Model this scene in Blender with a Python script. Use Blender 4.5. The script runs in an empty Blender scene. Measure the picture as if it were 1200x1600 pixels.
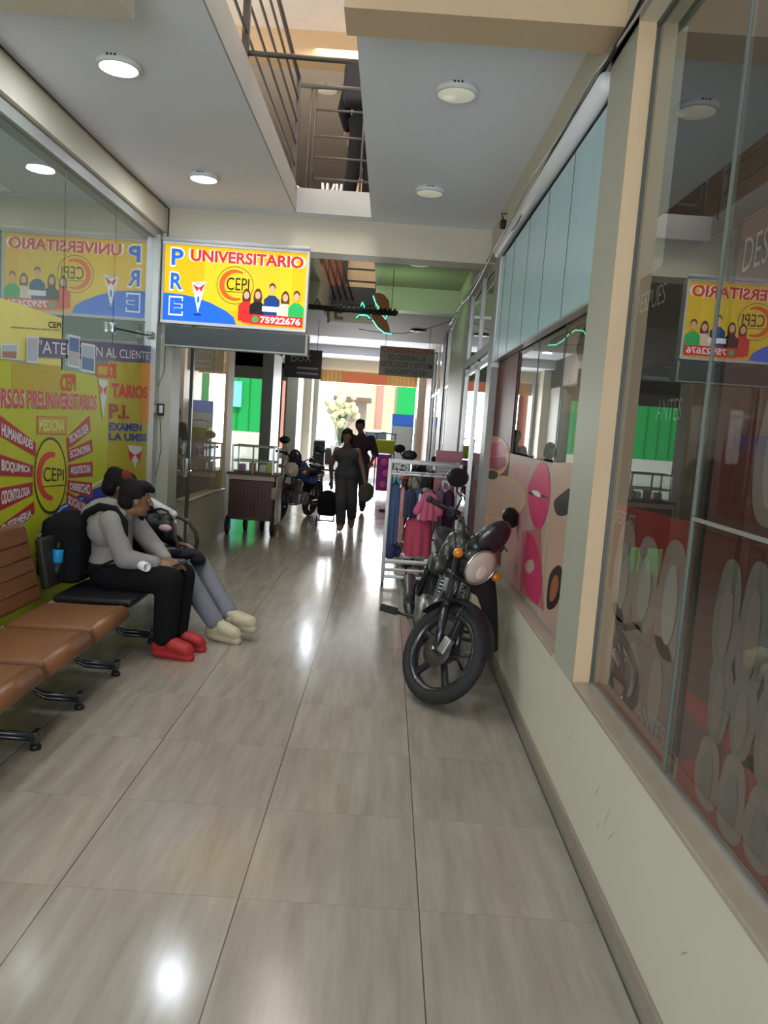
import bpy, bmesh, math, random
from mathutils import Vector, Matrix, Euler
random.seed(7)
sc = bpy.context.scene
COL = sc.collection
V = Vector

# ------------------------------------------------------------------ camera (real phone camera, 1.58 m above the floor)
F_PX, ROLL, CAMH = 1190.0, math.radians(4.0), 1.58
_d = V((7.0, -135.0, F_PX)).normalized()                 # corridor direction seen in the camera frame
_g = V((-math.sin(ROLL), math.cos(ROLL), 0.0))
_g = (_g - _d * _g.dot(_d)).normalized()
_x = _g.cross(_d)
RW = Matrix((_x, _d, -_g))                                # rows = world axes in camera coordinates
cam_data = bpy.data.cameras.new('camera')
cam = bpy.data.objects.new('camera', cam_data)
COL.objects.link(cam)
cr, cu, cb = RW @ V((1, 0, 0)), RW @ V((0, -1, 0)), RW @ V((0, 0, -1))
cam.matrix_world = Matrix(((cr.x, cu.x, cb.x, 0), (cr.y, cu.y, cb.y, 0), (cr.z, cu.z, cb.z, CAMH), (0, 0, 0, 1)))
cam_data.sensor_fit = 'VERTICAL'; cam_data.sensor_height = 24.0
cam_data.lens = 24.0 * F_PX / 1600.0
cam_data.clip_start = 0.05; cam_data.clip_end = 200
sc.camera = cam

def ray(px, py):
    return RW @ V((px - 600.0, py - 800.0, F_PX))
def PX(px, py, X):                                        # point of a wall plane X = const
    v = ray(px, py); v = v * (X / v.x); return V((X, v.y, v.z + CAMH))
def PY(px, py, Y):                                        # point of a cross plane Y = const
    v = ray(px, py); v = v * (Y / v.y); return V((v.x, Y, v.z + CAMH))
def PZ(px, py, Z):
    v = ray(px, py); v = v * ((Z - CAMH) / v.z); return V((v.x, v.y, Z))

# ------------------------------------------------------------------ view, world, sun, daylight and fill lamps
sc.view_settings.view_transform = 'Standard'; sc.view_settings.look = 'None'
sc.view_settings.gamma = 1.0; sc.view_settings.exposure = 0.17
sc.view_settings.use_curve_mapping = False
world = bpy.data.worlds.new('sky'); sc.world = world; world.use_nodes = True
wn = world.node_tree.nodes; bg = wn['Background']
bg.inputs['Color'].default_value = (0.80, 0.90, 1.0, 1); bg.inputs['Strength'].default_value = 1.4
def area(name, loc, rot, sx, sy, power, col):
    L = bpy.data.lights.new(name, 'AREA'); L.shape = 'RECTANGLE'; L.size = sx; L.size_y = sy
    L.energy = power; L.color = col
    o = bpy.data.objects.new(name, L); o.location = loc; o.rotation_euler = rot; COL.objects.link(o); return o
sun = bpy.data.lights.new('sun', 'SUN'); sun.energy = 3.0; sun.angle = 0.02; sun.color = (1, .96, .88)
so = bpy.data.objects.new('sun', sun); so.rotation_euler = (math.radians(38), 0, math.radians(20)); COL.objects.link(so)
area('daylight_entrance', (-0.7, -3.4, 1.1), (math.radians(116), 0, 0), 3.2, 2.0, 135, (.93, .95, 1.0))
area('daylight_street', (-0.55, 20.6, 1.4), (math.radians(-90), 0, 0), 2.2, 2.5, 230, (.95, .97, 1.0))
area('void_fill', (-0.6, 4.5, 6.15), (0, 0, 0), 1.6, 5.0, 170, (1.0, .95, .86))  # unseen area lamp under the closed upper ceiling, shining down the void
area('upper_ceiling_fill', (-3.4, 6.5, 4.9), (0, math.radians(-100), 0), 2.2, 6.0, 110, (1.0, .93, .84))  # added side lamp on a windowless wall, brightens the upper ceiling
area('void_fill_rear', (-0.6, 9.8, 6.1), (0, 0, 0), 1.2, 3.4, 80, (1.0, .93, .82))  # unseen area lamp below the upper ceiling, lifts the rear bay

area('shop_fill_left', (-3.7, 3.6, 3.36), (0, 0, 0), 1.2, 4.0, 85, (.90, .97, 1.0))  # added fill without a fitting, brightens the left shop behind its glass
area('shop_fill_left_far', (-4.2, 8.8, 3.3), (0, 0, 0), 1.5, 1.5, 40, (1.0, .93, .82))  # warm fill added to lighten the far left shop interior
area('shop_fill_right', (1.5, 2.0, 3.36), (0, 0, 0), .5, 3.0, 10, (.95, 1.0, .95))  # weak fill added so the room behind the right glass is lighter

# ------------------------------------------------------------------ materials
MATS = {}
def mat(name, col, rough=.5, metal=0.0, var=.10, scale=9.0, bump=0.0, emit=0.0, spec=.5, coat=0.0, stretch=(1, 1, 1), bscale=None):
    if name in MATS: return MATS[name]
    m = bpy.data.materials.new(name); m.use_nodes = True; nt = m.node_tree; b = nt.nodes['Principled BSDF']
    tc = nt.nodes.new('ShaderNodeTexCoord'); mp = nt.nodes.new('ShaderNodeMapping'); mp.inputs['Scale'].default_value = stretch
    nt.links.new(tc.outputs['Object'], mp.inputs['Vector'])
    n = nt.nodes.new('ShaderNodeTexNoise'); n.inputs['Scale'].default_value = scale; n.inputs['Detail'].default_value = 4
    nt.links.new(mp.outputs['Vector'], n.inputs['Vector'])
    mx = nt.nodes.new('ShaderNodeMix'); mx.data_type = 'RGBA'
    mx.inputs['A'].default_value = (*[max(0, c * (1 - var)) for c in col], 1)
    mx.inputs['B'].default_value = (*[min(1, c * (1 + var)) for c in col], 1)
    nt.links.new(n.outputs['Fac'], mx.inputs['Factor']); nt.links.new(mx.outputs['Result'], b.inputs['Base Color'])
    b.inputs['Roughness'].default_value = rough; b.inputs['Metallic'].default_value = metal
    b.inputs['Specular IOR Level'].default_value = spec; b.inputs['Coat Weight'].default_value = coat
    if bump:
        n2 = nt.nodes.new('ShaderNodeTexNoise'); n2.inputs['Scale'].default_value = bscale or scale * 6
        nt.links.new(mp.outputs['Vector'], n2.inputs['Vector'])
        bp = nt.nodes.new('ShaderNodeBump'); bp.inputs['Strength'].default_value = bump; bp.inputs['Distance'].default_value = .01
        nt.links.new(n2.outputs['Fac'], bp.inputs['Height']); nt.links.new(bp.outputs['Normal'], b.inputs['Normal'])
    if emit:
        b.inputs['Emission Strength'].default_value = emit; nt.links.new(mx.outputs['Result'], b.inputs['Emission Color'])
    MATS[name] = m; return m

def glass(name, tint=(.9, .95, .93), k=1.3, add=0.02, rough=0.0):
    m = bpy.data.materials.new(name); m.use_nodes = True; nt = m.node_tree; N = nt.nodes; L = nt.links
    for x in list(N):
        if x.type == 'BSDF_PRINCIPLED': N.remove(x)
    out = N['Material Output']
    tr = N.new('ShaderNodeBsdfTransparent'); tr.inputs['Color'].default_value = (*tint, 1)
    gl = N.new('ShaderNodeBsdfGlossy'); gl.inputs['Roughness'].default_value = rough; gl.inputs['Color'].default_value = (1, 1, 1, 1)
    fr = N.new('ShaderNodeFresnel'); fr.inputs['IOR'].default_value = 1.5
    ge = N.new('ShaderNodeNewGeometry'); inv = N.new('ShaderNodeMath'); inv.operation = 'SUBTRACT'; inv.inputs[0].default_value = 1
    L.new(ge.outputs['Backfacing'], inv.inputs[1])
    a = N.new('ShaderNodeMath'); a.operation = 'MULTIPLY_ADD'; a.inputs[1].default_value = k; a.inputs[2].default_value = add
    L.new(fr.outputs[0], a.inputs[0])
    b = N.new('ShaderNodeMath'); b.operation = 'MULTIPLY'; b.use_clamp = True
    L.new(a.outputs[0], b.inputs[0]); L.new(inv.outputs[0], b.inputs[1])
    mx = N.new('ShaderNodeMixShader'); L.new(b.outputs[0], mx.inputs[0]); L.new(tr.outputs[0], mx.inputs[1]); L.new(gl.outputs[0], mx.inputs[2])
    L.new(mx.outputs[0], out.inputs['Surface']); MATS[name] = m; return m

def floor_mat():
    m = bpy.data.materials.new('polished_porcelain_tiles'); m.use_nodes = True; nt = m.node_tree; N = nt.nodes; L = nt.links
    b = N['Principled BSDF']; g = N.new('ShaderNodeNewGeometry'); s = N.new('ShaderNodeSeparateXYZ'); L.new(g.outputs['Position'], s.inputs[0])
    def mth(op, a, bb=None, c=None):
        n = N.new('ShaderNodeMath'); n.operation = op
        for i, v in enumerate((a, bb, c)):
            if v is None: continue
            if isinstance(v, (int, float)): n.inputs[i].default_value = v
            else: L.new(v, n.inputs[i])
        return n.outputs[0]
    TX, TY = .597, .592
    xx = mth('SUBTRACT', s.outputs[0], .212); yy = mth('SUBTRACT', s.outputs[1], 2.35)
    lx = mth('LESS_THAN', mth('PINGPONG', xx, TX / 2), .0022); ly = mth('LESS_THAN', mth('PINGPONG', yy, TY / 2), .0014)
    ix = mth('FLOOR', mth('DIVIDE', xx, TX)); iy = mth('FLOOR', mth('DIVIDE', yy, TY))
    cmb = N.new('ShaderNodeCombineXYZ'); L.new(ix, cmb.inputs[0]); L.new(iy, cmb.inputs[1])
    wnz = N.new('ShaderNodeTexWhiteNoise'); wnz.noise_dimensions = '2D'; L.new(cmb.outputs[0], wnz.inputs['Vector'])
    v2 = N.new('ShaderNodeCombineXYZ')
    L.new(mth('ADD', mth('MULTIPLY', s.outputs[0], 15), mth('MULTIPLY', wnz.outputs['Value'], 40)), v2.inputs[0])
    L.new(mth('ADD', mth('MULTIPLY', s.outputs[1], 1.6), mth('MULTIPLY', wnz.outputs['Value'], 17)), v2.inputs[1])
    nz = N.new('ShaderNodeTexNoise'); nz.inputs['Scale'].default_value = 1.0; nz.inputs['Detail'].default_value = 5; nz.inputs['Roughness'].default_value = .6
    L.new(v2.outputs[0], nz.inputs['Vector'])
    rp = N.new('ShaderNodeValToRGB'); L.new(nz.outputs['Fac'], rp.inputs[0])
    rp.color_ramp.elements[0].position = .28; rp.color_ramp.elements[0].color = (.275, .238, .195, 1)
    rp.color_ramp.elements[1].position = .74; rp.color_ramp.elements[1].color = (.40, .36, .305, 1)
    hv = N.new('ShaderNodeHueSaturation'); L.new(rp.outputs[0], hv.inputs['Color']); L.new(mth('ADD', mth('MULTIPLY', wnz.outputs['Value'], .1), .95), hv.inputs['Value'])
    m1 = N.new('ShaderNodeMix'); m1.data_type = 'RGBA'; L.new(mth('MULTIPLY', ly, .35), m1.inputs['Factor']); L.new(hv.outputs[0], m1.inputs['A']); m1.inputs['B'].default_value = (.08, .06, .045, 1)
    m2 = N.new('ShaderNodeMix'); m2.data_type = 'RGBA'; L.new(mth('MULTIPLY', lx, .85), m2.inputs['Factor']); L.new(m1.outputs['Result'], m2.inputs['A']); m2.inputs['B'].default_value = (.05, .035, .03, 1)
    L.new(m2.outputs['Result'], b.inputs['Base Color'])
    L.new(mth('ADD', mth('MULTIPLY', nz.outputs['Fac'], .10), .10), b.inputs['Roughness'])
    b.inputs['Specular IOR Level'].default_value = .62
    return m

def tone(n, c, **k): return mat(n, c, **k)
M = dict(
    paint=tone('cream_wall_paint', (.68, .63, .50), rough=.55, var=.05, scale=3, bump=.05),
    paint_cool=tone('pale_green_grey_paint', (.46, .46, .37), rough=.5, var=.05, scale=3, bump=.05),
    ochre=tone('warm_ochre_paint', (.62, .46, .28), rough=.6, var=.06, scale=3),
    ceil=tone('matt_ceiling_paint', (.86, .90, .98), rough=.7, var=.02, scale=2),
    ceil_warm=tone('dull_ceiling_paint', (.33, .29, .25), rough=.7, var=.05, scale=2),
    edge=tone('grey_slab_edge_paint', (.40, .395, .39), rough=.7, var=.08, scale=6),
    sill=tone('travertine_sill', (.45, .38, .28), rough=.28, var=.14, scale=12),
    base=tone('porcelain_skirting', (.31, .26, .21), rough=.25, var=.14, scale=10),
    alu=tone('brushed_aluminium', (.55, .56, .55), rough=.35, metal=.7, var=.06),
    greyframe=tone('painted_steel_profile', (.33, .34, .31), rough=.45, var=.06),
    jointgreen=tone('green_grey_glass_edge', (.13, .155, .135), rough=.35),
    joint=tone('silicone_joint', (.07, .09, .08), rough=.4),
    steel=tone('dark_steel_tube', (.055, .047, .038), rough=.5, metal=.2),
    black=tone('black_plastic', (.014, .014, .016), rough=.42, spec=.35),
    blackm=tone('matt_black_rubber', (.018, .018, .018), rough=.75, bump=.2, bscale=80),
    blackmetal=tone('black_enamel_metal', (.02, .022, .026), rough=.25, coat=.4),
    chrome=tone('bright_chrome', (.75, .75, .76), rough=.12, metal=1.0, var=.03),
    engine=tone('cast_aluminium_engine', (.35, .34, .33), rough=.4, metal=.8, var=.25, scale=40),
    white=tone('white_enamel', (.78, .79, .80), rough=.5, var=.04),
    wallpaper=tone('shop_interior_paint', (.42, .44, .40), rough=.7, var=.05),
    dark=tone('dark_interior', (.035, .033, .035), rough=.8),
    vinyl=tone('tan_brown_vinyl', (.21, .085, .032), rough=.38, var=.16, scale=6, bump=.12, bscale=60),
    skin=tone('brown_skin', (.24, .115, .065), rough=.5, var=.08),
    skin2=tone('tan_skin', (.20, .10, .06), rough=.5, var=.08),
    hair=tone('black_hair', (.008, .006, .006), rough=.8, spec=.25, bump=.5, stretch=(1, 1, .2), bscale=120),
    hoodie=tone('heather_grey_fleece', (.27, .26, .245), rough=.9, var=.14, scale=14, bump=.3, bscale=200),
    blackcloth=tone('black_cloth', (.009, .009, .010), rough=.9, spec=.15, bump=.2, bscale=90),
    jeans=tone('washed_grey_denim', (.17, .18, .21), rough=.85, var=.16, scale=18, bump=.3, bscale=180),
    redshoe=tone('red_trainer_mesh', (.42, .02, .022), rough=.6, var=.15, scale=30),
    creamshoe=tone('cream_trainer_suede', (.50, .44, .30), rough=.7, var=.14, scale=14),
    amber=tone('amber_lens', (.75, .24, .02), rough=.2, coat=.6),
    red=tone('poster_red', (.55, .035, .04), rough=.4),
    navyband=tone('purple_navy_vinyl', (.07, .06, .16), rough=.4),
    denim=tone('blue_denim', (.055, .10, .22), rough=.85, var=.3, scale=16, bump=.3, bscale=150),
    denimdark=tone('dark_denim', (.03, .045, .085), rough=.85, var=.3, scale=16, bump=.3),
    pink=tone('pink_jersey', (.62, .12, .22), rough=.8, var=.12, scale=10),
    rose=tone('crimson_rose_cotton', (.50, .06, .12), rough=.8, var=.14, scale=10),
    floral=tone('floral_pink_print', (.55, .28, .28), rough=.8, var=.5, scale=40),
    wood=tone('dark_reddish_wood', (.10, .045, .04), rough=.5, var=.35, scale=10, stretch=(1, 1, .15)),
    beige=tone('beige_laminate', (.48, .40, .31), rough=.5, var=.08),
    glass_l=glass('window_glass_left', (.82, .87, .85), 1.5, .03),
    glass_r=glass('window_glass_right', (.80, .82, .80), 1.35, .02),
    glass_p=glass('window_glass_clear', (.90, .93, .91), 1.1, .0),
)
M['floor'] = floor_mat(); M['charcoal'] = tone('glare_lightened_charcoal', (.045, .042, .046), rough=.85)  # cloth colour lightened to imitate glare far down the corridor
def flat(name, col, rough=.45, emit=0.0): return mat(name, col, rough=rough, var=.06, scale=5, emit=emit, spec=.22)

# ------------------------------------------------------------------ mesh building
def link(name, me, parent=None):
    o = bpy.data.objects.new(name, me); COL.objects.link(o)
    if parent is not None: o.parent = parent; o.matrix_parent_inverse = parent.matrix_basis.inverted()
    return o
def thing(name, label, cat, loc=(0, 0, 0), group=None):
    o = bpy.data.objects.new(name, None); COL.objects.link(o); o.location = loc; o.empty_display_size = .1
    o['label'] = label; o['category'] = cat
    if group: o['group'] = group
    return o
def tag(o, label, cat, group=None, kind=None):
    if label: o['label'] = label
    if cat: o['category'] = cat
    if group: o['group'] = group
    if kind: o['kind'] = kind
    return o

FONT_CACHE = {}
def glyphs(body, bold):
    k = (body, bold)
    if k in FONT_CACHE: return FONT_CACHE[k]
    c = bpy.data.curves.new('txt', 'FONT'); c.body = body; c.size = 1; c.offset = bold; c.resolution_u = 3
    o = bpy.data.objects.new('txt', c); COL.objects.link(o)
    bpy.context.view_layer.update()
    me = bpy.data.meshes.new_from_object(o.evaluated_get(bpy.context.evaluated_depsgraph_get()))
    vs = [v.co.copy() for v in me.vertices]; fs = [tuple(p.vertices) for p in me.polygons]
    bpy.data.objects.remove(o); bpy.data.curves.remove(c); bpy.data.meshes.remove(me)
    xs = [v.x for v in vs]; ys = [v.y for v in vs]
    x0, x1, y0, y1 = min(xs), max(xs), min(ys), max(ys)
    r = ([((v.x - x0) / max(1e-6, x1 - x0), (v.y - y0) / max(1e-6, y1 - y0)) for v in vs], fs)
    FONT_CACHE[k] = r; return r

class MB:
    def __init__(s): s.bm = bmesh.new(); s.mats = []; s.xf = None
    def mi(s, m):
        if m is None: return 0
        if isinstance(m, str): m = M[m]
        if m not in s.mats: s.mats.append(m)
        return s.mats.index(m)
    def add(s, vs, fs, m, smooth=False):
        k = s.mi(m); X = s.xf
        bv = [s.bm.verts.new(X @ V(v) if X else V(v)) for v in vs]
        for f in fs:
            try:
                bf = s.bm.faces.new([bv[i] for i in f]); bf.material_index = k; bf.smooth = smooth
            except ValueError: pass
        return s
    def box(s, a, b, m, bev=0.0, rot=None, piv=None):
        a, b = V(a), V(b); c = (a + b) / 2; h = V((abs(b.x - a.x), abs(b.y - a.y), abs(b.z - a.z))) / 2
        t = bmesh.new(); bmesh.ops.create_cube(t, size=2)
        for v in t.verts: v.co = V((v.co.x * h.x, v.co.y * h.y, v.co.z * h.z))
        if bev: bmesh.ops.bevel(t, geom=list(t.edges), offset=min(bev, min(h) * .95), segments=3, affect='EDGES', profile=.6)
        R = rot or Matrix.Identity(3); p = V(piv) if piv else c
        vs = [p + R @ (c + v.co - p) for v in t.verts]; t.verts.index_update()
        fs = [[v.index for v in f.verts] for f in t.faces]; t.free()
        return s.add(vs, fs, m, bool(bev))
    def tube(s, pts, r, m, n=8, closed=False, cap=True):
        pts = [V(p) for p in pts]; N = len(pts); rs = r if isinstance(r, (list, tuple)) else [r] * N
        vs = []; up = None
        for i, p in enumerate(pts):
            if closed: t = pts[(i + 1) % N] - pts[i - 1]
            else: t = pts[min(i + 1, N - 1)] - pts[max(i - 1, 0)]
            t = t.normalized() if t.length > 1e-9 else V((0, 0, 1))
            if up is None: up = t.orthogonal().normalized()
            up = (up - t * up.dot(t)); up = up.normalized() if up.length > 1e-6 else t.orthogonal().normalized()
            w = t.cross(up)
            for k in range(n):
                a = 2 * math.pi * k / n; vs.append(p + (up * math.cos(a) + w * math.sin(a)) * rs[i])
        fs = []
        for i in range(N if closed else N - 1):
            j = (i + 1) % N
            for k in range(n):
                l = (k + 1) % n; fs.append((i * n + k, i * n + l, j * n + l, j * n + k))
        if cap and not closed: fs.append(tuple(range(n))[::-1]); fs.append(tuple((N - 1) * n + k for k in range(n)))
        return s.add(vs, fs, m, True)
    def lathe(s, c, axis, prof, m, n=24, smooth=True, closed=False):       # prof: (radius, along axis)
        c = V(c); ax = V(axis).normalized(); u = ax.orthogonal().normalized(); w = ax.cross(u)
        vs = [c + ax * h + (u * math.cos(2 * math.pi * k / n) + w * math.sin(2 * math.pi * k / n)) * r for r, h in prof for k in range(n)]
        fs = []; P = len(prof)
        for i in range(P if closed else P - 1):
            j = (i + 1) % P
            for k in range(n): l = (k + 1) % n; fs.append((i * n + k, i * n + l, j * n + l, j * n + k))
        if not closed:
            if prof[0][0] > 1e-4: fs.append(tuple(range(n))[::-1])
            if prof[-1][0] > 1e-4: fs.append(tuple((P - 1) * n + k for k in range(n)))
        return s.add(vs, fs, m, smooth)
    def ell(s, c, r, m, rot=None, n=16, k=10):
        c = V(c); R = rot or Matrix.Identity(3); vs = []; fs = []
        if isinstance(r, (int, float)): r = (r, r, r)
        for i in range(k + 1):
            th = math.pi * i / k
            for j in range(n):
                ph = 2 * math.pi * j / n
                vs.append(c + R @ V((r[0] * math.sin(th) * math.cos(ph), r[1] * math.sin(th) * math.sin(ph), r[2] * math.cos(th))))
        for i in range(k):
            for j in range(n):
                l = (j + 1) % n; fs.append((i * n + j, (i + 1) * n + j, (i + 1) * n + l, i * n + l))
        return s.add(vs, fs, m, True)
    def cap(s, p, r1, q, r2, m=None, n=14):
        p, q = V(p), V(q); s.ell(p, r1, m, n=n, k=8); s.ell(q, r2, m, n=n, k=8)
        if (q - p).length > 1e-4: s.tube([p, q], [r1, r2], m, n)
        return s
    def poly(s, pts, m): return s.add(pts, [tuple(range(len(pts)))], m)
    def sheet(s, grid, m, smooth=True):                     # grid[i][j] of points
        a, b = len(grid), len(grid[0]); vs = [p for r in grid for p in r]
        fs = [(i * b + j, i * b + j + 1, (i + 1) * b + j + 1, (i + 1) * b + j) for i in range(a - 1) for j in range(b - 1)]
        return s.add(vs, fs, m, smooth)
    def prism(s, pts, d, m):                                # closed outline pushed along d
        n = len(pts); pts = [V(p) for p in pts]; d = V(d)
        fs = [tuple(range(n))[::-1], tuple(range(n, 2 * n))] + [(i, (i + 1) % n, n + (i + 1) % n, n + i) for i in range(n)]
        return s.add(pts + [p + d for p in pts], fs, m)
    def text(s, body, q, m, bold=0.0, off=(0, 0, 0), grow=0.0):          # q: TL, TR, BR, BL
        uv, fs = glyphs(body, bold); tl, tr, br, bl = [V(p) + V(off) for p in q]; vs = []
        for u, v in uv:
            u = -grow + u * (1 + 2 * grow); v = -grow + v * (1 + 2 * grow)
            vs.append((bl * (1 - u) + br * u) * (1 - v) + (tl * (1 - u) + tr * u) * v)
        return s.add(vs, fs, m)
    def build(s, name, parent=None, weld=False, recalc=False):
        if recalc: bmesh.ops.recalc_face_normals(s.bm, faces=s.bm.faces)
        me = bpy.data.meshes.new(name); s.bm.to_mesh(me); s.bm.free()
        for m in s.mats: me.materials.append(m)
        return link(name, me, parent)
    def blob(s, name, parent=None, voxel=.01, smooth=4, m=None, dec=.35):  # fuse into one continuous surface
        me = bpy.data.meshes.new(name); bmesh.ops.recalc_face_normals(s.bm, faces=s.bm.faces); s.bm.to_mesh(me); s.bm.free()
        o = bpy.data.objects.new('tmp', me); COL.objects.link(o)
        md = o.modifiers.new('r', 'REMESH'); md.mode = 'VOXEL'; md.voxel_size = voxel; md.use_smooth_shade = True
        if smooth: sm = o.modifiers.new('s', 'SMOOTH'); sm.iterations = smooth; sm.factor = .5
        if dec < 1: dc = o.modifiers.new('d', 'DECIMATE'); dc.ratio = dec
        bpy.context.view_layer.update()
        out = bpy.data.meshes.new_from_object(o.evaluated_get(bpy.context.evaluated_depsgraph_get()))
        bpy.data.objects.remove(o); out.name = name
        out.materials.clear(); out.materials.append(M[m] if isinstance(m, str) else (m or s.mats[0]))
        for p in out.polygons: p.use_smooth = True; p.material_index = 0
        return link(name, out, parent)

def struct(name, mb): return tag(mb.build(name), None, None, None, 'structure')
def sbox(name, a, b, m, bev=0): return struct(name, MB().box(a, b, m, bev))
def rotz(a): return Matrix.Rotation(a, 3, 'Z')

# ================================================================== THE SETTING
GL, GR = -2.20, .89                       # glass planes left and right
EXITY = 20.0
sbox('floor', (-6.5, -3.6, -.12), (3.2, 20.2, 0), 'floor')
# --- ceilings / upper slab with two open voids
c = MB()
c.box((-6.5, -3.6, 3.4), (-.95, 7.15, 3.6), 'ceil'); c.box((-.28, -3.6, 3.4), (3.2, 7.15, 3.6), 'ceil')
c.box((-.95, -3.6, 3.4), (-.28, -1.0, 3.6), 'ceil'); c.box((-.95, 7.0, 3.4), (-.28, 7.15, 3.6), 'ceil')
struct('ceiling', c)
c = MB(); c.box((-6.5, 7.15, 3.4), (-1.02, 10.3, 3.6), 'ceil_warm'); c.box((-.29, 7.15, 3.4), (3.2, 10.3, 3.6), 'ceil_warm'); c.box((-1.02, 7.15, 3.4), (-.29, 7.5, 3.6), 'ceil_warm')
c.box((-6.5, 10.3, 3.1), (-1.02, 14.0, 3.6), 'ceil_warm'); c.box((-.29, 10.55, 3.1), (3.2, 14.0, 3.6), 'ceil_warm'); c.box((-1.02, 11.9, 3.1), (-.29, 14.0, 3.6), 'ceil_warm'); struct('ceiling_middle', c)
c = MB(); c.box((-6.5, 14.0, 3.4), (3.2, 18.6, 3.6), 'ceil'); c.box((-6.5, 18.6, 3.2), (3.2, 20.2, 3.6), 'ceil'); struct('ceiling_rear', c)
sbox('trim_1', (-.956, -3.5, 3.395), (-.946, 7.0, 3.605), 'edge')
sbox('trim_2', (-.95, 6.99, 3.395), (-.28, 7.0, 3.605), 'edge')
# --- cross beams
sbox('beam_front_left', (-6.5, 3.2, 3.2), (-1.19, 3.42, 3.4), 'paint')
sbox('beam_front_right', (-.29, 3.2, 3.2), (3.2, 3.42, 3.4), 'ochre')
sbox('beam_middle', (-6.5, 7.15, 3.10), (3.2, 7.42, 3.4), 'paint')
sbox('beam_rear', (-.29, 10.3, 3.1), (3.2, 10.55, 3.4), 'paint_cool')
sbox('beam_street', (-6.5, 20.0, 2.86), (3.2, 20.2, 3.2), 'paint')
# --- right wall
c = MB(); c.box((.82, -3.6, 0), (1.0, 6.45, .585), 'paint')
dirt = flat('grey_scuff_on_paint', (.46, .42, .34), .7)
for y_, z_, l_, t_ in ((2.55, .36, .10, .9), (2.42, .33, .13, 1.1), (2.36, .30, .10, .8), (2.95, .40, .07, 1.5), (1.75, .34, .06, .7), (3.6, .30, .10, 1.4), (3.75, .25, .12, 1.2), (3.9, .32, .10, 1.6), (2.50, .26, .06, .9), (3.3, .16, .05, 1.2)):
    d_ = V((0, -math.cos(t_), math.sin(t_))) * l_ / 2; n_ = V((0, math.sin(t_), math.cos(t_))) * .0035; p_ = V((.8195, y_, z_)); c.poly([p_ - d_, p_ + n_, p_ + d_, p_ - n_], dirt)
struct('wall_right', c)
sbox('trim_11', (.801, -3.6, 0), (.806, 6.45, .003), 'joint')
sbox('wall_right_upper', (.82, -3.6, 3.12), (1.0, 20.0, 3.4), 'paint')
sbox('baseboard_right', (.806, -3.6, 0), (.82, 6.45, .092), 'base', .003)
sbox('trim_3', (.815, -3.6, .585), (.905, 3.0, .603), 'sill', .004)
sbox('trim_4', (.815, 3.36, .585), (.905, 6.45, .603), 'sill', .004)
c = MB(); c.box((.82, 3.0, .585), (1.0, 3.36, 3.2), 'paint_cool'); c.box((.818, 2.994, .60), (.905, 3.0, 3.2), 'ochre'); struct('column_right', c)
# near window: panes
def pane_x(name, X, y0, y1, z0, z1, gm, t=.008):
    o = struct(name, MB().box((X, y0, z0), (X + t, y1, z1), gm)); return o
w = pane_x('window_1', GR, -3.4, 2.165, .60, 3.12, 'glass_r')
f = MB(); f.box((GR - .004, 2.168, .6), (GR + .012, 2.181, 3.12), 'jointgreen'); f.box((GR - .006, -3.4, .6), (GR + .014, 3.0, .612), 'alu'); f.box((GR - .006, 2.98, .6), (GR + .014, 3.0, 3.12), 'joint')
f.box((GR - .007, -1.2, 1.372), (GR + .0, 2.165, 1.382), 'alu'); f.box((GR - .006, -3.4, 3.10), (GR + .014, 3.0, 3.12), 'joint')
f.build('window_frame', w)
w = pane_x('window_2', GR, 2.185, 2.99, .61, 3.10, 'glass_r')
w = pane_x('window_3', GR, 3.36, 6.45, .603, 2.17, 'glass_p')
f = MB(); f.box((GR - .006, 3.36, .603), (GR + .014, 6.45, .618), 'alu')
for y in (4.05, 4.75, 5.45): f.box((GR - .003, y, .61), (GR + .01, y + .006, 2.17), 'joint')
f.build('window_frame', w)
# rooms behind the right windows
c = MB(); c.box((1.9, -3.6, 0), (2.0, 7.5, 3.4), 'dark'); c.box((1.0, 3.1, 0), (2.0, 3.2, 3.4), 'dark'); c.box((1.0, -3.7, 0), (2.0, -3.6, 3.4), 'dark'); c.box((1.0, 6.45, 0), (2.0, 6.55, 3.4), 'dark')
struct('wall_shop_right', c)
# --- far right facade
def far_right(y0, y1, m, x=.82, z0=0, z1=3.12, nm='wall_right_far'): return sbox(nm, (x, y0, z0), (x + .18, y1, z1), m)
far_right(6.45, 6.72, 'greyframe', nm='column_right_second')
far_right(6.72, 8.9, 'greyframe', z0=2.28, z1=2.36)
far_right(6.72, 8.9, 'paint', z1=.12)
far_right(9.0, 11.2, 'paint_cool', nm='column_right_third')
salmon = flat('salmon_stone', (.42, .24, .18)); cream = flat('cream_stucco', (.66, .58, .46))
far_right(12.2, 13.0, 'wood'); far_right(15.8, 18.4, salmon, nm='column_right_salmon'); far_right(18.4, 20.2, cream, x=.66, nm='column_right_exit')
far_right(11.2, 20, 'paint', z1=.35)
for i, (a, b) in enumerate(((6.72, 8.9), (11.2, 12.2), (13.0, 15.8))):
    w = pane_x('window_%d' % (4 + i), .86, a, b, .35 if i else .12, 3.1, 'glass_p')
    f = MB(); ys = [a + .02, (a + b) / 2, b - .02]
    for y in ys: f.box((.84, y - .025, .35 if i else .12), (.88, y + .025, 3.1), 'alu')
    f.box((.84, a, 2.2), (.88, b, 2.25), 'alu'); f.build('window_frame', w)
c = MB(); c.box((1.9, 6.6, 0), (2.0, 20, 3.4), 'wallpaper'); c.box((1.0, 9.0, 0), (2, 9.1, 3.4), 'wallpaper'); c.box((1.0, 11.15, 0), (2, 11.2, 3.4), 'wallpaper'); struct('wall_shop_right_far', c)
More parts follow.
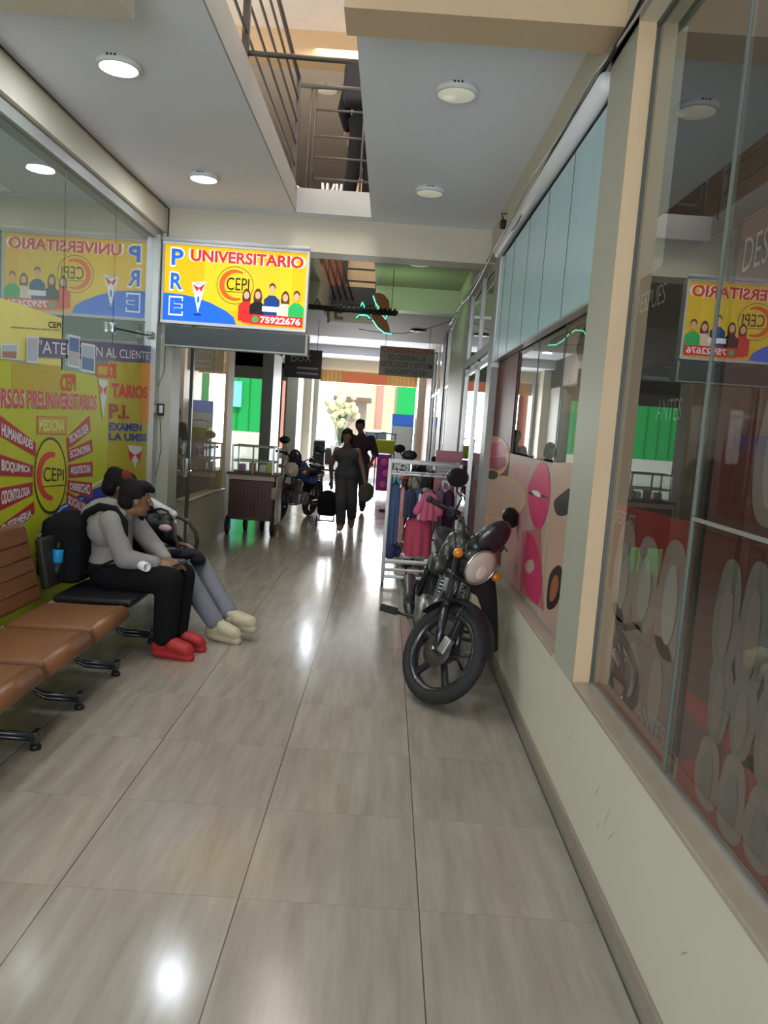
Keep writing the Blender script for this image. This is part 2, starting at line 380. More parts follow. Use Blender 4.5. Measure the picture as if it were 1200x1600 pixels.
# --- left facade 1: full glass front with frame and band
sbox('wall_left_band', (-2.4, -3.6, 3.17), (-2.13, 7.15, 3.4), 'paint')
sbox('trim_5', (-2.3, -3.6, 3.09), (-2.165, 7.15, 3.17), 'greyframe')
sbox('baseboard_left', (-2.23, -3.6, 0), (-2.18, 7.1, .06), 'greyframe')
w = pane_x('window_7', GL, -3.5, 5.132, .06, 3.09, 'glass_l')
w = pane_x('window_8', GL, 5.138, 6.045, .06, 3.09, 'glass_l')
w = pane_x('door_1', GL, 6.051, 6.98, .06, 3.09, 'glass_l')
sbox('trim_6', (GL, 5.132, .06), (GL + .007, 5.138, 3.09), 'joint'); sbox('trim_7', (GL, 6.045, .06), (GL + .007, 6.051, 3.09), 'joint')
c = MB(); c.box((-2.25, 6.98, 0), (-2.14, 7.12, 3.12), 'alu'); struct('trim_8', c)
sbox('column_left', (-2.3, 7.12, 0), (-2.03, 7.42, 3.12), 'paint_cool')
# shop interior on the left
c = MB(); c.box((-5.2, -3.6, 0), (-5.1, 7.2, 3.4), 'wallpaper'); c.box((-5.1, 7.2, 0), (-2.3, 7.3, 3.4), 'wallpaper'); c.box((-5.1, -3.6, 0), (-2.3, -3.5, 3.4), 'wallpaper'); struct('wall_shop_left', c)
# --- left facade 2
LX = -2.13
sbox('wall_left_low', (LX - .15, 8.3, 0), (LX, 10.1, .59), 'paint'); sbox('trim_9', (LX - .16, 8.28, .59), (LX + .012, 10.1, .61), 'sill', .004)
sbox('column_left_second', (LX - .2, 10.1, 0), (LX, 10.45, 3.1), 'ochre')
sbox('column_left_third', (LX - .2, 13.9, 0), (LX, 14.9, 3.1), 'greyframe')
sbox('column_left_fourth', (LX - .25, 17.7, 0), (LX, 19.0, 3.4), 'paint_cool')
c = MB(); c.box((-2.6, 19.0, 0), (-1.95, 20.2, 3.4), cream); c.box((-1.95, 19.6, 0), (-1.83, 20.2, 2.9), 'greyframe'); struct('column_left_exit', c)
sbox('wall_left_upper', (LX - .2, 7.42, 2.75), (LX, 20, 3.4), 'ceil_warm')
w = pane_x('door_2', LX - .02, 7.44, 8.26, .03, 2.72, 'glass_p')
f = MB(); f.tube([(LX + .0, 8.16, .95), (LX + .05, 8.16, .95), (LX + .05, 8.05, .95)], .009, 'chrome'); f.box((LX - .005, 8.12, .88), (LX + .004, 8.2, 1.08), 'alu'); f.build('door_handle', w)
f = MB(); f.box((LX - .03, 7.42, 2.7), (LX + .01, 8.3, 2.76), 'greyframe'); f.box((LX - .03, 8.26, 0), (LX + .005, 8.3, 2.72), 'joint'); struct('trim_10', f)
pane_x('window_9', LX - .03, 8.3, 10.1, .61, 2.75, 'glass_p')
# second shop, open to the street through its own glass front
c = MB(); c.box((-6.5, 7.4, 0), (-6.4, 20, 3.4), 'wallpaper'); c.box((-6.4, 10.12, 0), (-2.34, 10.2, 3.4), 'beige'); c.box((-6.5, 20, 2.55), (-2.6, 20.2, 3.4), 'ceil_warm'); struct('wall_shop_left_far', c)
w = struct('window_12', MB().box((-6.4, 20.05, .1), (-2.6, 20.06, 2.55), 'glass_p'))

# ---- upper floor seen through the voids
c = MB(); c.box((-6.5, -3.6, 6.3), (3.2, 17, 6.4), flat('upper_white_ceiling', (.80, .76, .72), .7)); struct('ceiling_upper', c)
sbox('beam_upper', (-6.5, 9.9, 5.98), (3.2, 10.2, 6.3), 'ochre')
sbox('wall_upper_left', (-3.6, -3.6, 3.6), (-3.5, 17, 6.3), 'ochre')
sbox('wall_upper_right', (3.1, -3.6, 3.6), (3.2, 17, 6.3), 'ochre')
upper_brown = flat('brown_upper_wall', (.20, .15, .11), .6)
c = MB(); c.box((-6.5, 16.4, 3.6), (3.2, 16.5, 6.3), upper_brown); struct('wall_upper_back', c)
sbox('wall_upper_ochre', (-.82, 12.5, 3.6), (.3, 12.6, 5.4), 'ochre')

# ---- street
c = MB(); c.box((-14, 20.2, -.14), (12, 44, -.02), flat('pale_street_paving', (.62, .58, .54), .8)); struct('ground_street', c)
green = flat('green_facade_paint', (.02, .42, .10), .6); cream2 = flat('cream_facade_paint', (.85, .74, .50), .7); pinkish = flat('salmon_facade_paint', (.85, .32, .26), .7)
b = thing('street_building', 'sunlit cream building with green ends across the street', 'building', (-1, 33, 0))
k = MB(); k.box((-3.1, 31.0, -.02), (1.0, 34, 9), cream2); k.build('wall', b)
k = MB(); k.box((-3.3, 30.8, 0), (-2.2, 31, 9), flat('white_facade_paint', (.9, .88, .84), .7)); k.box((-.52, 30.8, 0), (-.28, 31.0, 9), pinkish); k.build('pilaster', b)
k = MB(); k.box((.28, 30.7, 1.9), (6, 34, 9), green); k.build('green_wing', b)
b2 = thing('street_building', 'bright green shuttered building seen through the left shop', 'building', (-8, 31, 0))
k = MB(); k.box((-12, 30.4, .95), (-4.42, 34, 9), green)
for i in range(16): k.box((-11.8 + i * .48, 30.36, 1.0), (-11.77 + i * .48, 30.4, 5), flat('dark_green_seam', (.01, .25, .06)))
k.build('shutter', b2)
k = MB(); k.box((-12, 30.4, -.02), (-4.42, 34, .95), flat('pale_base_render', (.75, .72, .66))); k.build('wall', b2)
k = MB(); k.box((-4.25, 30.2, .4), (-3.68, 34, 9), pinkish); k.build('salmon_pier', b2)
k = MB(); k.box((-6.2, 30.2, 1.9), (-5.85, 30.36, 2.9), flat('sky_blue_panel', (.25, .75, .85))); k.build('panel', b2)

# ================================================================== CEILING LIGHTS
disc_lit = mat('lit_lamp_diffuser', (.86, .94, 1.0), emit=14.0, var=.01)
disc_off = mat('lamp_diffuser', (.80, .78, .62), rough=.4, var=.02, emit=.25)  # covers of the unlit lamps get a faint glow in the material
def disc(x, y, z, lit, label, r=.115):
    t = thing('ceiling_light', label, 'ceiling light', (x, y, z), 'round surface mounted ceiling lights')
    k = MB(); k.lathe((x, y, z), (0, 0, -1), [(r, 0), (r + .004, .02), (r, .033), (r - .012, .036), (r - .02, .03)], 'white', 32)
    for i in range(3): k.box((x - .025 + i * .02, y - r - .006, z - .014), (x - .015 + i * .02, y - r + .002, z - .006), 'black')
    k.build('housing', t)
    k = MB(); k.lathe((x, y, z - .030), (0, 0, -1), [(0, .004), (r - .016, .003), (r - .014, 0)], disc_lit if lit else disc_off, 32); k.build('diffuser', t)
    if lit:
        L = bpy.data.lights.new('lamp_glow', 'AREA'); L.shape = 'DISK'; L.size = .2; L.energy = lit; L.color = (.86, .93, 1)
        o = bpy.data.objects.new('lamp_glow', L); o.location = (x, y, z - .045); COL.objects.link(o); o.parent = t; o.matrix_parent_inverse = t.matrix_basis.inverted()
disc(-1.57, 4.30, 3.4, 9, 'lit round white ceiling lamp nearest to the camera, left of the open void')
disc(-1.56, 6.14, 3.4, 9, 'lit round white ceiling lamp just before the yellow lit sign')
disc(.24, 4.33, 3.4, 0, 'large unlit round ceiling lamp with yellowish cover, right of the void')
disc(.19, 6.09, 3.4, 0, 'unlit round ceiling lamp near the cross beam, second on the right')
disc(.22, 8.7, 3.4, 0, 'unlit round ceiling lamp behind the middle cross beam')
disc(-1.50, 16.6, 3.4, 14, 'small lit round ceiling lamp far down the corridor')
disc(-1.57, 1.7, 3.4, 9, 'lit round ceiling lamp overhead, mirrored as the bright spot on the near floor')
disc(-1.22, 11.5, 6.3, 0, 'unlit round lamp on the upper floor ceiling above the railing', .16)
k = MB(); k.lathe((.36, 12.2, 3.1), (0, 0, -1), [(.05, 0), (.13, .012), (.13, .02), (.02, .022)], 'black', 20); tag(k.build('air_vent'), 'small dark round vent on the dim ceiling behind the green lit beam', 'vent')

# ================================================================== LIT SIGN  (PRE UNIVERSITARIO)
SY = 7.06                                                   # front face plane
s_tl, s_tr, s_br, s_bl = V((-2.11, SY, 3.06)), V((-.83, SY, 3.06)), V((-.83, SY, 2.39)), V((-2.11, SY, 2.39))
EM = .40
sy_ = flat('sign_yellow_lit', (.86, .54, .01), emit=EM); sy_hi = flat('sign_pale_yellow_lit', (.90, .64, .02), emit=EM)
sb_ = flat('sign_blue_lit', (.02, .16, .80), emit=EM); sw_ = flat('sign_white_lit', (.95, .95, .92), emit=EM)
sr_ = flat('sign_red_lit', (.78, .03, .025), emit=EM); so_ = flat('sign_orange_lit', (.88, .13, .02), emit=EM)
sk_ = flat('sign_black_lit', (.02, .02, .02)); sn_ = flat('sign_navy_lit', (.01, .05, .22), emit=.5); sg_ = flat('sign_green_lit', (.02, .42, .1), emit=.6)
sskin = flat('sign_skin_lit', (.72, .38, .24), emit=.7); shair = flat('sign_hair_lit', (.12, .04, .02), emit=.4); sbeige = flat('sign_beige_lit', (.72, .55, .42), emit=.7)
def S(u, v, lay=0): return V((-2.11 + u * 1.28, SY - .003 - lay * .0008, 2.39 + v * .67))      # u right, v up, 0..1
def sq(u0, v0, u1, v1, lay): return [S(u0, v1, lay), S(u1, v1, lay), S(u1, v0, lay), S(u0, v0, lay)]
def sell(k, u, v, ru, rv, m, lay, n=28, a0=0, a1=2 * math.pi):
    k.poly([S(u + ru * math.cos(a0 + (a1 - a0) * i / n), v + rv * math.sin(a0 + (a1 - a0) * i / n), lay) for i in range(n)], m)
def sring(k, fn, u, v, ru, rv, w, m, lay, a0=0, a1=2 * math.pi, n=48, taper=None):
    for i in range(n):
        q = []
        for j, sgn in ((i, 1), (i, -1), (i + 1, -1), (i + 1, 1)):
            a = a0 + (a1 - a0) * j / n; ww = w * (taper(j / n) if taper else 1)
            q.append(fn(u + (ru + sgn * ww / 2) * math.cos(a), v + (rv + sgn * ww / 2 * rv / ru) * math.sin(a), lay))
        k.poly(q, m)
t = thing('illuminated_sign', 'yellow backlit PRE UNIVERSITARIO sign on the cross beam', 'sign', (-1.47, 7.1, 2.39))
k = MB(); k.box((-2.11, SY, 2.39), (-.83, 7.15, 3.06), sw_); k.box(S(0, 0) - V((0, .0, 0)), S(1, 1) + V((0, .003, 0)), sy_)
k.poly(sq(.28, .18, .9, .84, 1), sy_hi)
k.poly([S(0, 0, 2)] + [S(x, y, 2) for x, y in ((.52, 0), (.50, .10), (.44, .18), (.33, .27), (.22, .33), (.12, .355), (0, .36))], sb_)
k.build('face_panel', t)
k = MB()
k.box((-2.13, SY - .02, 3.06), (-.81, 7.15, 3.085), 'white'); k.box((-2.13, SY - .02, 2.365), (-.81, 7.15, 2.39), 'white')
k.box((-2.13, SY - .02, 2.39), (-2.11, 7.15, 3.06), 'alu'); k.box((-.83, SY - .02, 2.39), (-.81, 7.15, 3.06), 'white')
k.tube([(-2.13, 7.04, 3.10), (-.81, 7.04, 3.10)], .02, 'white', 10); k.build('frame', t)
k = MB()
for ch, v0 in (('P', .73), ('R', .415), ('E', .09)):
    q = sq(.045, v0, .13, v0 + .215, 3); k.text(ch, q, sw_, .045, grow=.10)
    q = sq(.045, v0, .13, v0 + .215, 4); k.text(ch, q, sb_, .03); k.build('blue_letter', t); k = MB()
k.text('UNIVERSITARIO', sq(.18, .80, .975, .955, 3), sw_, .07, grow=.02)
k.text('UNIVERSITARIO', sq(.18, .80, .975, .955, 4), sr_, .035)
k.build('lettering', t)
k = MB()
sring(k, S, .50, .52, .128, .245, .004, sk_, 3)
sring(k, S, .505, .52, .098, .185, .036, so_, 5, math.radians(62), math.radians(292), taper=lambda x: .35 + .65 * math.sin(math.pi * x))
k.text('CEPI', sq(.44, .455, .60, .62, 6), sk_, .0); k.box(S(.44, .43, 5), S(.60, .437, 6), sk_)
k.build('round_emblem', t)
k = MB()
k.poly([S(.195, .52, 4), S(.295, .54, 4), S(.245, .12, 4)], sw_); k.poly([S(.20, .50, 5), S(.235, .40, 5), S(.25, .455, 5)], sr_); k.poly([S(.292, .515, 5), S(.262, .40, 5), S(.245, .455, 5)], sr_)
k.text('UMSS', sq(.215, .49, .275, .525, 6), sb_); sell(k, .245, .30, .008, .05, sb_, 6)
sell(k, .243, .10, .03, .012, flat('sign_deep_blue', (.0, .03, .25), emit=.4), 3); k.build('pennant', t)
k = MB()                                                    # generic group of five students
for i, (u, hv, body, long) in enumerate(((.585, .40, sr_, 1), (.665, .41, sk_, 1), (.765, .50, sn_, 0), (.86, .40, sbeige, 1), (.94, .42, sg_, 0))):
    la = 5 + i * 3
    if long: sell(k, u, hv - .03, .030, .12, shair, la)
    k.poly([S(u - .055, .06, la + 1), S(u - .055, hv - .14, la + 1), S(u - .02, hv - .08, la + 1), S(u + .02, hv - .08, la + 1), S(u + .055, hv - .14, la + 1), S(u + .055, .06, la + 1)], body)
    sell(k, u, hv + .03, .023, .052, shair, la + 2); sell(k, u, hv, .019, .05, sskin, la + 2.5)
k.poly(sq(.70, .20, .83, .27, 22), sw_); k.build('student_picture', t)
k = MB(); k.poly([S(.56, .04, 23), S(.57, .18, 23), S(.66, .12, 23), S(.99, .13, 23), S(.99, .02, 23)], sr_)
k.poly(sq(.62, .025, .99, .155, 23.5), sr_)
sell(k, .655, .09, .022, .042, sg_, 24.5); k.text('75922676', sq(.69, .045, .975, .135, 25), sw_, .03); k.build('telephone_number', t)
shut = flat('dark_green_grey_metal', (.075, .085, .085), .5)
k = MB(); k.box((-2.07, 7.0, 2.16), (-.79, 7.16, 2.34), shut, .006); k.box((-2.07, 6.995, 2.155), (-.79, 7.0, 2.17), 'greyframe'); k.box((-.80, 6.99, 2.155), (-.78, 7.16, 2.345), 'greyframe')
tag(k.build('shutter_box'), 'dark grey shutter housing under the yellow sign', 'shutter box')

# ================================================================== LEFT WINDOW POSTERS
PX_L = GL + .014
pg = flat('lime_yellow_print', (.55, .60, .015)); pg2 = flat('olive_yellow_print', (.52, .46, .03)); porange = flat('orange_print', (.85, .34, .02)); pmust = flat('mustard_print', (.55, .42, .02))
pred = flat('dark_red_print', (.42, .03, .03)); predm = flat('scarlet_print', (.68, .05, .04)); pw = flat('white_print', (.80, .80, .80)); pblue = flat('royal_blue_print', (.02, .04, .40)); pblack = flat('black_print', (.02, .02, .015)); pcyan = flat('cyan_line_print', (.35, .7, .75)); pyl = flat('soft_yellow_print', (.85, .78, .22))
def L(px, py, lay=0): p = PX(px, py, PX_L); p.x = PX_L + lay * .0006; return p
def lq(k, pts, m, lay): k.poly([L(x, y, lay) for x, y in pts], m)
def ltxt(k, s, pts, m, lay, bold=.02): k.text(s, [L(x, y, lay) for x, y in pts], m, bold)
t = thing('window_poster', 'lime yellow course poster with red capsules behind the left shop glass', 'poster', L(80, 780))
k = MB(); a = L(168, 640); zt = L(0, 568).z; ym = a.y
k.box((PX_L - .004, 2.2, .25), (PX_L, ym, L(168, 590).z), pg)
lq(k, [(18, 566), (95, 572), (95, 612), (18, 608)], pmust, 1)
k.build('sheet', t)
k = MB(); ltxt(k, 'CEPI', [(95, 584), (118, 584), (118, 611), (95, 611)], predm, 4, .03); k.build('heading', t); k = MB(); ltxt(k, 'CURSOS PREUNIVERSITARIOS', [(-24, 604), (151, 618), (151, 641), (-24, 637)], pw, 3, .07); ltxt(k, 'CURSOS PREUNIVERSITARIOS', [(-24, 604), (151, 618), (151, 641), (-24, 637)], predm, 4, .03)
k.build('heading', t)
caps = [('HUMANIDADES', [(-2, 650), (55, 691), (55, 711), (-2, 680)]), ('BIOQUIMICA', [(-2, 711), (51, 728), (50, 744), (-2, 742)]), ('ODONTOLOGIA', [(-2, 764), (50, 755), (50, 773), (-2, 797)]), ('ENFERMERIA', [(-2, 823), (52, 786), (53, 803), (-2, 850)]),
        ('TECNOLOGIA', [(104, 684), (139, 652), (141, 674), (105, 701)]), ('ECONOMIA', [(106, 704), (143, 688), (144, 706), (107, 721)]), ('ARQUITECTURA', [(107, 727), (144, 722), (144, 743), (107, 746)]), ('DERECHO', [(106, 751), (143, 755), (143, 778), (106, 765)]), ('SOCIALES', [(104, 768), (136, 788), (132, 806), (104, 787)]),
        ('MEDICINA', [(58, 651), (104, 653), (103, 678), (58, 677)])]
for i, (s, q) in enumerate(caps):
    k = MB(); c = [sum(p[0] for p in q) / 4, sum(p[1] for p in q) / 4]
    g = [(c[0] + (x - c[0]) * 1.04, c[1] + (y - c[1]) * 1.12) for x, y in q]
    lq(k, g, predm, 2); lq(k, [(c[0] + (x - c[0]) * .98, c[1] + (y - c[1]) * 1.0) for x, y in q], pred if s != 'MEDICINA' else pmust, 3)
    ltxt(k, s, [(c[0] + (x - c[0]) * .86, c[1] + (y - c[1]) * .70) for x, y in q], pw if s != 'MEDICINA' else pyl, 4, .035)
    k.build('course_capsule', t)
k = MB()
def Lf(u, v, lay=0): return L(u, v, lay)
sring(k, Lf, 78, 743, 24.5, 58, 1.6, pblack, 5); 
n = 40; k.poly([L(78 + 24 * math.cos(2 * math.pi * i / n), 743 + 57 * math.sin(2 * math.pi * i / n), 4.5) for i in range(n)], flat('disc_yellow_print', (.66, .62, .01)))
sring(k, Lf, 80, 744, 20, 34, 8, predm, 6, math.radians(-75), math.radians(-275), taper=lambda x: .5 + .5 * math.sin(math.pi * x))
ltxt(k, 'CEPI', [(67, 729), (99, 733), (99, 751), (67, 753)], pblack, 7, .0); lq(k, [(65, 760), (100, 757), (100, 758.5), (65, 761.5)], pblack, 7)
k.build('round_emblem', t)
k = MB(); lq(k, [(55, 870), (58, 838), (75, 812), (95, 790), (120, 775), (166, 756), (166, 870)], pblue, 1.5)
lq(k, [(60, 838), (95, 792), (130, 777), (130, 779), (97, 795), (62, 842)], pcyan, 1.8); lq(k, [(120, 772), (166, 745), (166, 748), (120, 775)], pw, 1.8)
k.build('blue_swoosh', t)
def pennant(name, par, x0, y0, x1, y1, lay):
    k = MB(); xm = (x0 + x1) / 2
    lq(k, [(x0, y0), (x1, y0 + 3), (xm, y1)], pw, lay); lq(k, [(x0 + 1, y0 + 8), (x0 + 4, y0 + 25), (xm, y0 + 16)], predm, lay + 1); lq(k, [(x1 - 1, y0 + 10), (x1 - 4, y0 + 26), (xm, y0 + 16)], predm, lay + 1)
    k.build(name, par)
pennant('pennant', t, 153, 592, 168, 658, 5)
# second poster on the glass door
t = thing('window_poster', 'olive yellow poster reading EXAMEN on the left glass door', 'poster', L(205, 640))
k = MB(); k.box((PX_L - .004, ym + .01, .35), (PX_L - .0002, 6.97, L(205, 555).z), pg2); lq(k, [(219, 552), (240, 556), (236, 660), (219, 662)], porange, 1); k.build('sheet', t)
k = MB()
for s, q, m in (('OS', [(170, 566), (182, 568), (182, 592), (170, 592)], predm), ('TARIOS', [(174, 598), (230, 604), (230, 623), (174, 621)], predm), ('P.I.', [(170, 630), (202, 634), (202, 655), (170, 653)], pred), ('EXAMEN', [(170, 660), (221, 662), (221, 674), (170, 673)], pblue), ('LA UMSS', [(170, 676), (229, 678), (229, 690), (170, 688)], pblue)):
    k = MB(); ltxt(k, s, q, m, 3, .04); k.build('lettering', t)
pennant('pennant', t, 199, 695, 222, 732, 3)
k = MB(); lq(k, [(222, 783), (233, 783), (233, 801), (222, 801)], pw, 2); ltxt(k, 'AS', [(224, 788), (231, 789), (231, 797), (224, 797)], pblue, 3); k.build('small_sticker', t)
t = thing('service_banner', 'dark purple ATENCION AL CLIENTE banner behind the left glass', 'banner', L(150, 548))
k = MB(); k.prism([L(x, y, -3) for x, y in ((58, 527), (239, 541), (239, 568), (58, 557))], (.003, 0, 0), 'navyband'); k.build('strip', t)
k = MB(); ltxt(k, '"ATENCION AL CLIENTE"', [(59, 531), (236, 550), (236, 562), (59, 552)], pw, 3, .0); k.build('lettering', t)
t = thing('window_poster', 'pale yellow poster at the top with small CEPI wording', 'poster', L(50, 520))
k = MB(); k.box((PX_L - .006, 3.0, L(50, 566).z), (PX_L - .003, L(97, 520).y, L(97, 497).z), pyl); k.build('sheet', t)
k = MB(); ltxt(k, 'CEPI', [(76, 502), (96, 504), (96, 513), (76, 512)], pblack, -3); ltxt(k, 'MAYOR MATERIAL MEJOR COSTO', [(18, 510), (96, 515), (96, 518), (18, 514)], pblack, -3, 0); k.build('lettering', t)
ph = [flat('photo_print_sky', (.45, .55, .62)), flat('photo_print_brick', (.40, .22, .15)), flat('photo_print_blue', (.10, .22, .42)), flat('photo_print_grey', (.5, .5, .52))]
for i, (q, a_, b_, lb) in enumerate((([(0, 538), (28, 537), (26, 562), (0, 560)], 0, 1, 'small landscape photo sheet stuck at the left edge of the glass'), ([(40, 524), (60, 526), (58, 568), (40, 566)], 3, 0, 'small grey photo sheet left of the word ATENCION'), ([(106, 522), (124, 526), (123, 576), (105, 572)], 2, 3, 'dark blue leaflet covering the middle of the banner'), ([(126, 535), (148, 539), (147, 584), (125, 579)], 0, 2, 'pale blue leaflet just right of the dark blue one'))):
    k = MB(); lq(k, q, pw, 8); c = [sum(p[0] for p in q) / 4, sum(p[1] for p in q) / 4]
    g = [(c[0] + (x - c[0]) * .85, c[1] + (y - c[1]) * .85) for x, y in q]; mid = [((g[0][0] + g[3][0]) / 2, (g[0][1] + g[3][1]) / 2), ((g[1][0] + g[2][0]) / 2, (g[1][1] + g[2][1]) / 2)]
    lq(k, [g[0], g[1], mid[1], mid[0]], ph[a_], 9); lq(k, [mid[0], mid[1], g[2], g[3]], ph[b_], 9)
    o = k.build('leaflet'); tag(o, lb, 'leaflet', 'leaflets on the left glass')
k = MB(); lq(k, [(150, 568), (172, 570), (170, 590), (150, 588)], predm, 6); lq(k, [(152, 571), (168, 573), (167, 586), (152, 585)], pmust, 7); tag(k.build('notice_plate'), 'small brown notice at the top of the pennant on the left glass', 'notice')

# ================================================================== RIGHT WINDOWS: dental and lip prints
gum = flat('gum_red_print', (.50, .07, .07)); gumd = flat('dark_gum_print', (.22, .05, .05)); lipm = flat('pink_lip_print', (.45, .05, .12)); tooth = flat('ivory_tooth_print', (.55, .46, .40)); tooth2 = flat('grey_tooth_print', (.30, .27, .26)); pdark = flat('charcoal_print', (.085, .072, .076)); faint = flat('pale_grey_print', (.62, .60, .58)); gumpink = flat('soft_pink_gum_print', (.62, .26, .24))
PR = GR + .03
def Rp(y, z, lay=0): return V((PR - lay * .0008, y, z))
def tooth_row(k, y0, y1, z0, h, n, up, m, lay, mg):
    w = (y1 - y0) / n
    for i in range(n):
        yc = y0 + w * (i + .5); hh = h * (1 - .12 * (i % 2))
        pts = []
        for j in range(24):
            a = 2 * math.pi * j / 24; sx = math.copysign(abs(math.cos(a)) ** .75, math.cos(a)); sz = math.copysign(abs(math.sin(a)) ** .8, math.sin(a))
            pts.append(Rp(yc + w * .54 * sx * (1 if (sz > 0) == up else .86), z0 + hh / 2 * sz, lay + i * .3))
        k.poly(pts[::-1], m)
        k.poly([Rp(yc + w * .25 * math.cos(2 * math.pi * j / 16), z0 - hh * .04 + hh * .34 * math.sin(2 * math.pi * j / 16), lay + 3 + .3 * i) for j in range(16)][::-1], mg)
def rt(k, s, y0, y1, z0, z1, lay=8, m=faint): k.text(s, [Rp(y1, z1, lay), Rp(y0, z1, lay), Rp(y0, z0, lay), Rp(y1, z0, lay)], m, -.008)
tooth = flat('pinkish_tooth_print', (.60, .42, .38)); toothp = flat('pale_tooth_print', (.72, .62, .58)); toothd = flat('dusky_tooth_print', (.42, .30, .28)); tooth2 = flat('shaded_tooth_print', (.32, .27, .26))
t = thing('dental_poster', 'red teeth before-and-after poster in the pane beside the pillar', 'poster', (PR, 2.6, .6))
k = MB(); k.box((PR, 2.19, .6), (PR + .006, 2.99, 2.2), pdark); k.poly([Rp(2.99, .6, 1), Rp(2.2, .6, 1), Rp(2.2, 1.36, 1), Rp(2.99, 1.34, 1)], gum); k.poly([Rp(2.99, .62, 1.5), Rp(2.2, .62, 1.5), Rp(2.2, .98, 1.5), Rp(2.6, 1.06, 1.5), Rp(2.99, 1.0, 1.5)], gumpink); k.build('sheet', t)
k = MB(); tooth_row(k, 2.22, 2.93, 1.10, .38, 3, False, tooth, 3, toothp); k.build('tooth_row', t); k = MB(); tooth_row(k, 2.26, 2.97, .80, .34, 3, True, toothd, 3, tooth); k.build('tooth_row', t)
for a_ in (('DESPUES', 2.66, 2.98, 2.06, 2.13), ('ANTES', 2.40, 2.62, 1.66, 1.73), ('DESPUES', 2.72, 2.97, 1.27, 1.32), ('ANTES', 2.24, 2.50, .66, .72)):
    k = MB(); rt(k, *a_, 16); k.build('lettering', t)
t = thing('dental_poster', 'large dark teeth poster in the nearest pane on the right', 'poster', (PR, 1.2, .6))
k = MB(); k.box((PR, -1.2, .6), (PR + .006, 2.15, 2.2), flat('dim_gum_print', (.24, .10, .10))); k.poly([Rp(2.15, .6, 1), Rp(-1.2, .6, 1), Rp(-1.2, 1.0, 1), Rp(1.3, .98, 1), Rp(1.75, .86, 1), Rp(2.15, .66, 1)], gum); k.poly([Rp(2.15, 1.24, 1), Rp(-1.2, 1.26, 1), Rp(-1.2, 1.36, 1), Rp(2.15, 1.36, 1)], gumd); k.poly([Rp(2.15, .82, 1), Rp(-1.2, .84, 1), Rp(-1.2, .92, 1), Rp(1.2, .90, 1), Rp(2.15, .88, 1)], gum); k.poly([Rp(2.1, 1.40, 1), Rp(1.0, 1.40, 1), Rp(1.0, 1.75, 1), Rp(1.6, 1.78, 1), Rp(2.1, 1.6, 1)], gumd); k.build('sheet', t)
for a_ in ((.3, 2.02, 1.15, .34, 12, False, tooth2, 3, toothd), (.3, 2.0, .93, .24, 13, True, tooth2, 3, toothd), (.3, 2.02, .72, .22, 12, False, toothd, 4, tooth2), (.2, 1.9, 1.58, .36, 9, False, toothd, 3, tooth)):
    k = MB(); tooth_row(k, *a_); k.build('tooth_row', t)
k = MB(); rt(k, 'DESPUES', 1.78, 2.10, 2.05, 2.14); k.build('lettering', t)

# lip and eye prints, window 3
LPX = GR + .02
def R2(px, py, lay=0): p = PX(px, py, LPX); return V((LPX - lay * .0008, p.y, p.z))
skinp = flat('peach_skin_print', (.55, .36, .27)); pinkp = flat('blush_print', (.55, .27, .26)); maroon = flat('maroon_print', (.13, .02, .02)); gold = flat('gold_print', (.75, .45, .08)); greyp = flat('grey_beige_print', (.34, .30, .27)); eyeb = flat('dark_eye_print', (.03, .018, .015)); brownp = flat('brown_hair_print', (.16, .08, .045)); lipd = flat('deep_lip_print', (.35, .015, .06))
t = thing('beauty_poster', 'maroon poster with round lip pictures at the far end of the second window', 'poster', (LPX, 6, .7))
LPX = GR - .012
k = MB(); k.box((LPX, 5.45, .62), (LPX + .005, 6.44, 2.16), maroon); k.poly([R2(772, 728, 1), R2(758, 728, 1), R2(752, 800, 1), R2(765, 1000, 1), R2(776, 900, 1)][::-1], gold); k.build('sheet', t)
def R2f(u, v, lay=0): return R2(u, v, lay)
for i, (u, v, ru, rv, mf) in enumerate(((773, 713, 22, 30, lipm), (782, 778, 40, 34, skinp), (770, 742, 10, 8, eyeb), (772, 832, 24, 24, skinp))):
    k = MB(); n = 28; k.poly([R2(u + ru * math.cos(2 * math.pi * j / n), v + rv * math.sin(2 * math.pi * j / n), 2 + i) for j in range(n)], mf if mf is not lipm else pinkp)
    sring(k, R2f, u, v, ru, rv, 1.6, gold, 2.5 + i)
    if mf is lipm:
        k.poly([R2(x, y, 4) for x, y in ((754, 712), (765, 694), (784, 690), (795, 706), (780, 712), (765, 713))], lipm); k.poly([R2(x, y, 4) for x, y in ((755, 715), (770, 714), (790, 714), (792, 728), (775, 736), (760, 728))], lipd)
    k.build('round_picture', t)
LPX = GR + .02
t = thing('beauty_poster', 'glossy pink lips and eye poster stuck low on the glass beside the pillar', 'poster', (LPX, 4, .7))
LPX = GR - .012
k = MB(); zt_ = R2(835, 717).z; k.box((LPX, 3.37, .62), (LPX + .004, 5.44, zt_), flat('peach_beige_print', (.46, .34, .28)))
k.poly([R2(x, y, 1) for x, y in ((800, 722), (826, 724), (816, 935), (792, 900))], pinkp); k.poly([R2(x, y, 1.5) for x, y in ((864, 722), (900, 724), (884, 985), (850, 960))], skinp)
k.poly([R2(x, y, 1.2) for x, y in ((815, 830), (845, 826), (850, 955), (812, 925))], flat('rosy_face_print', (.46, .14, .15))); k.build('sheet', t)
lipb = flat('hot_pink_lip_print', (.62, .035, .14))
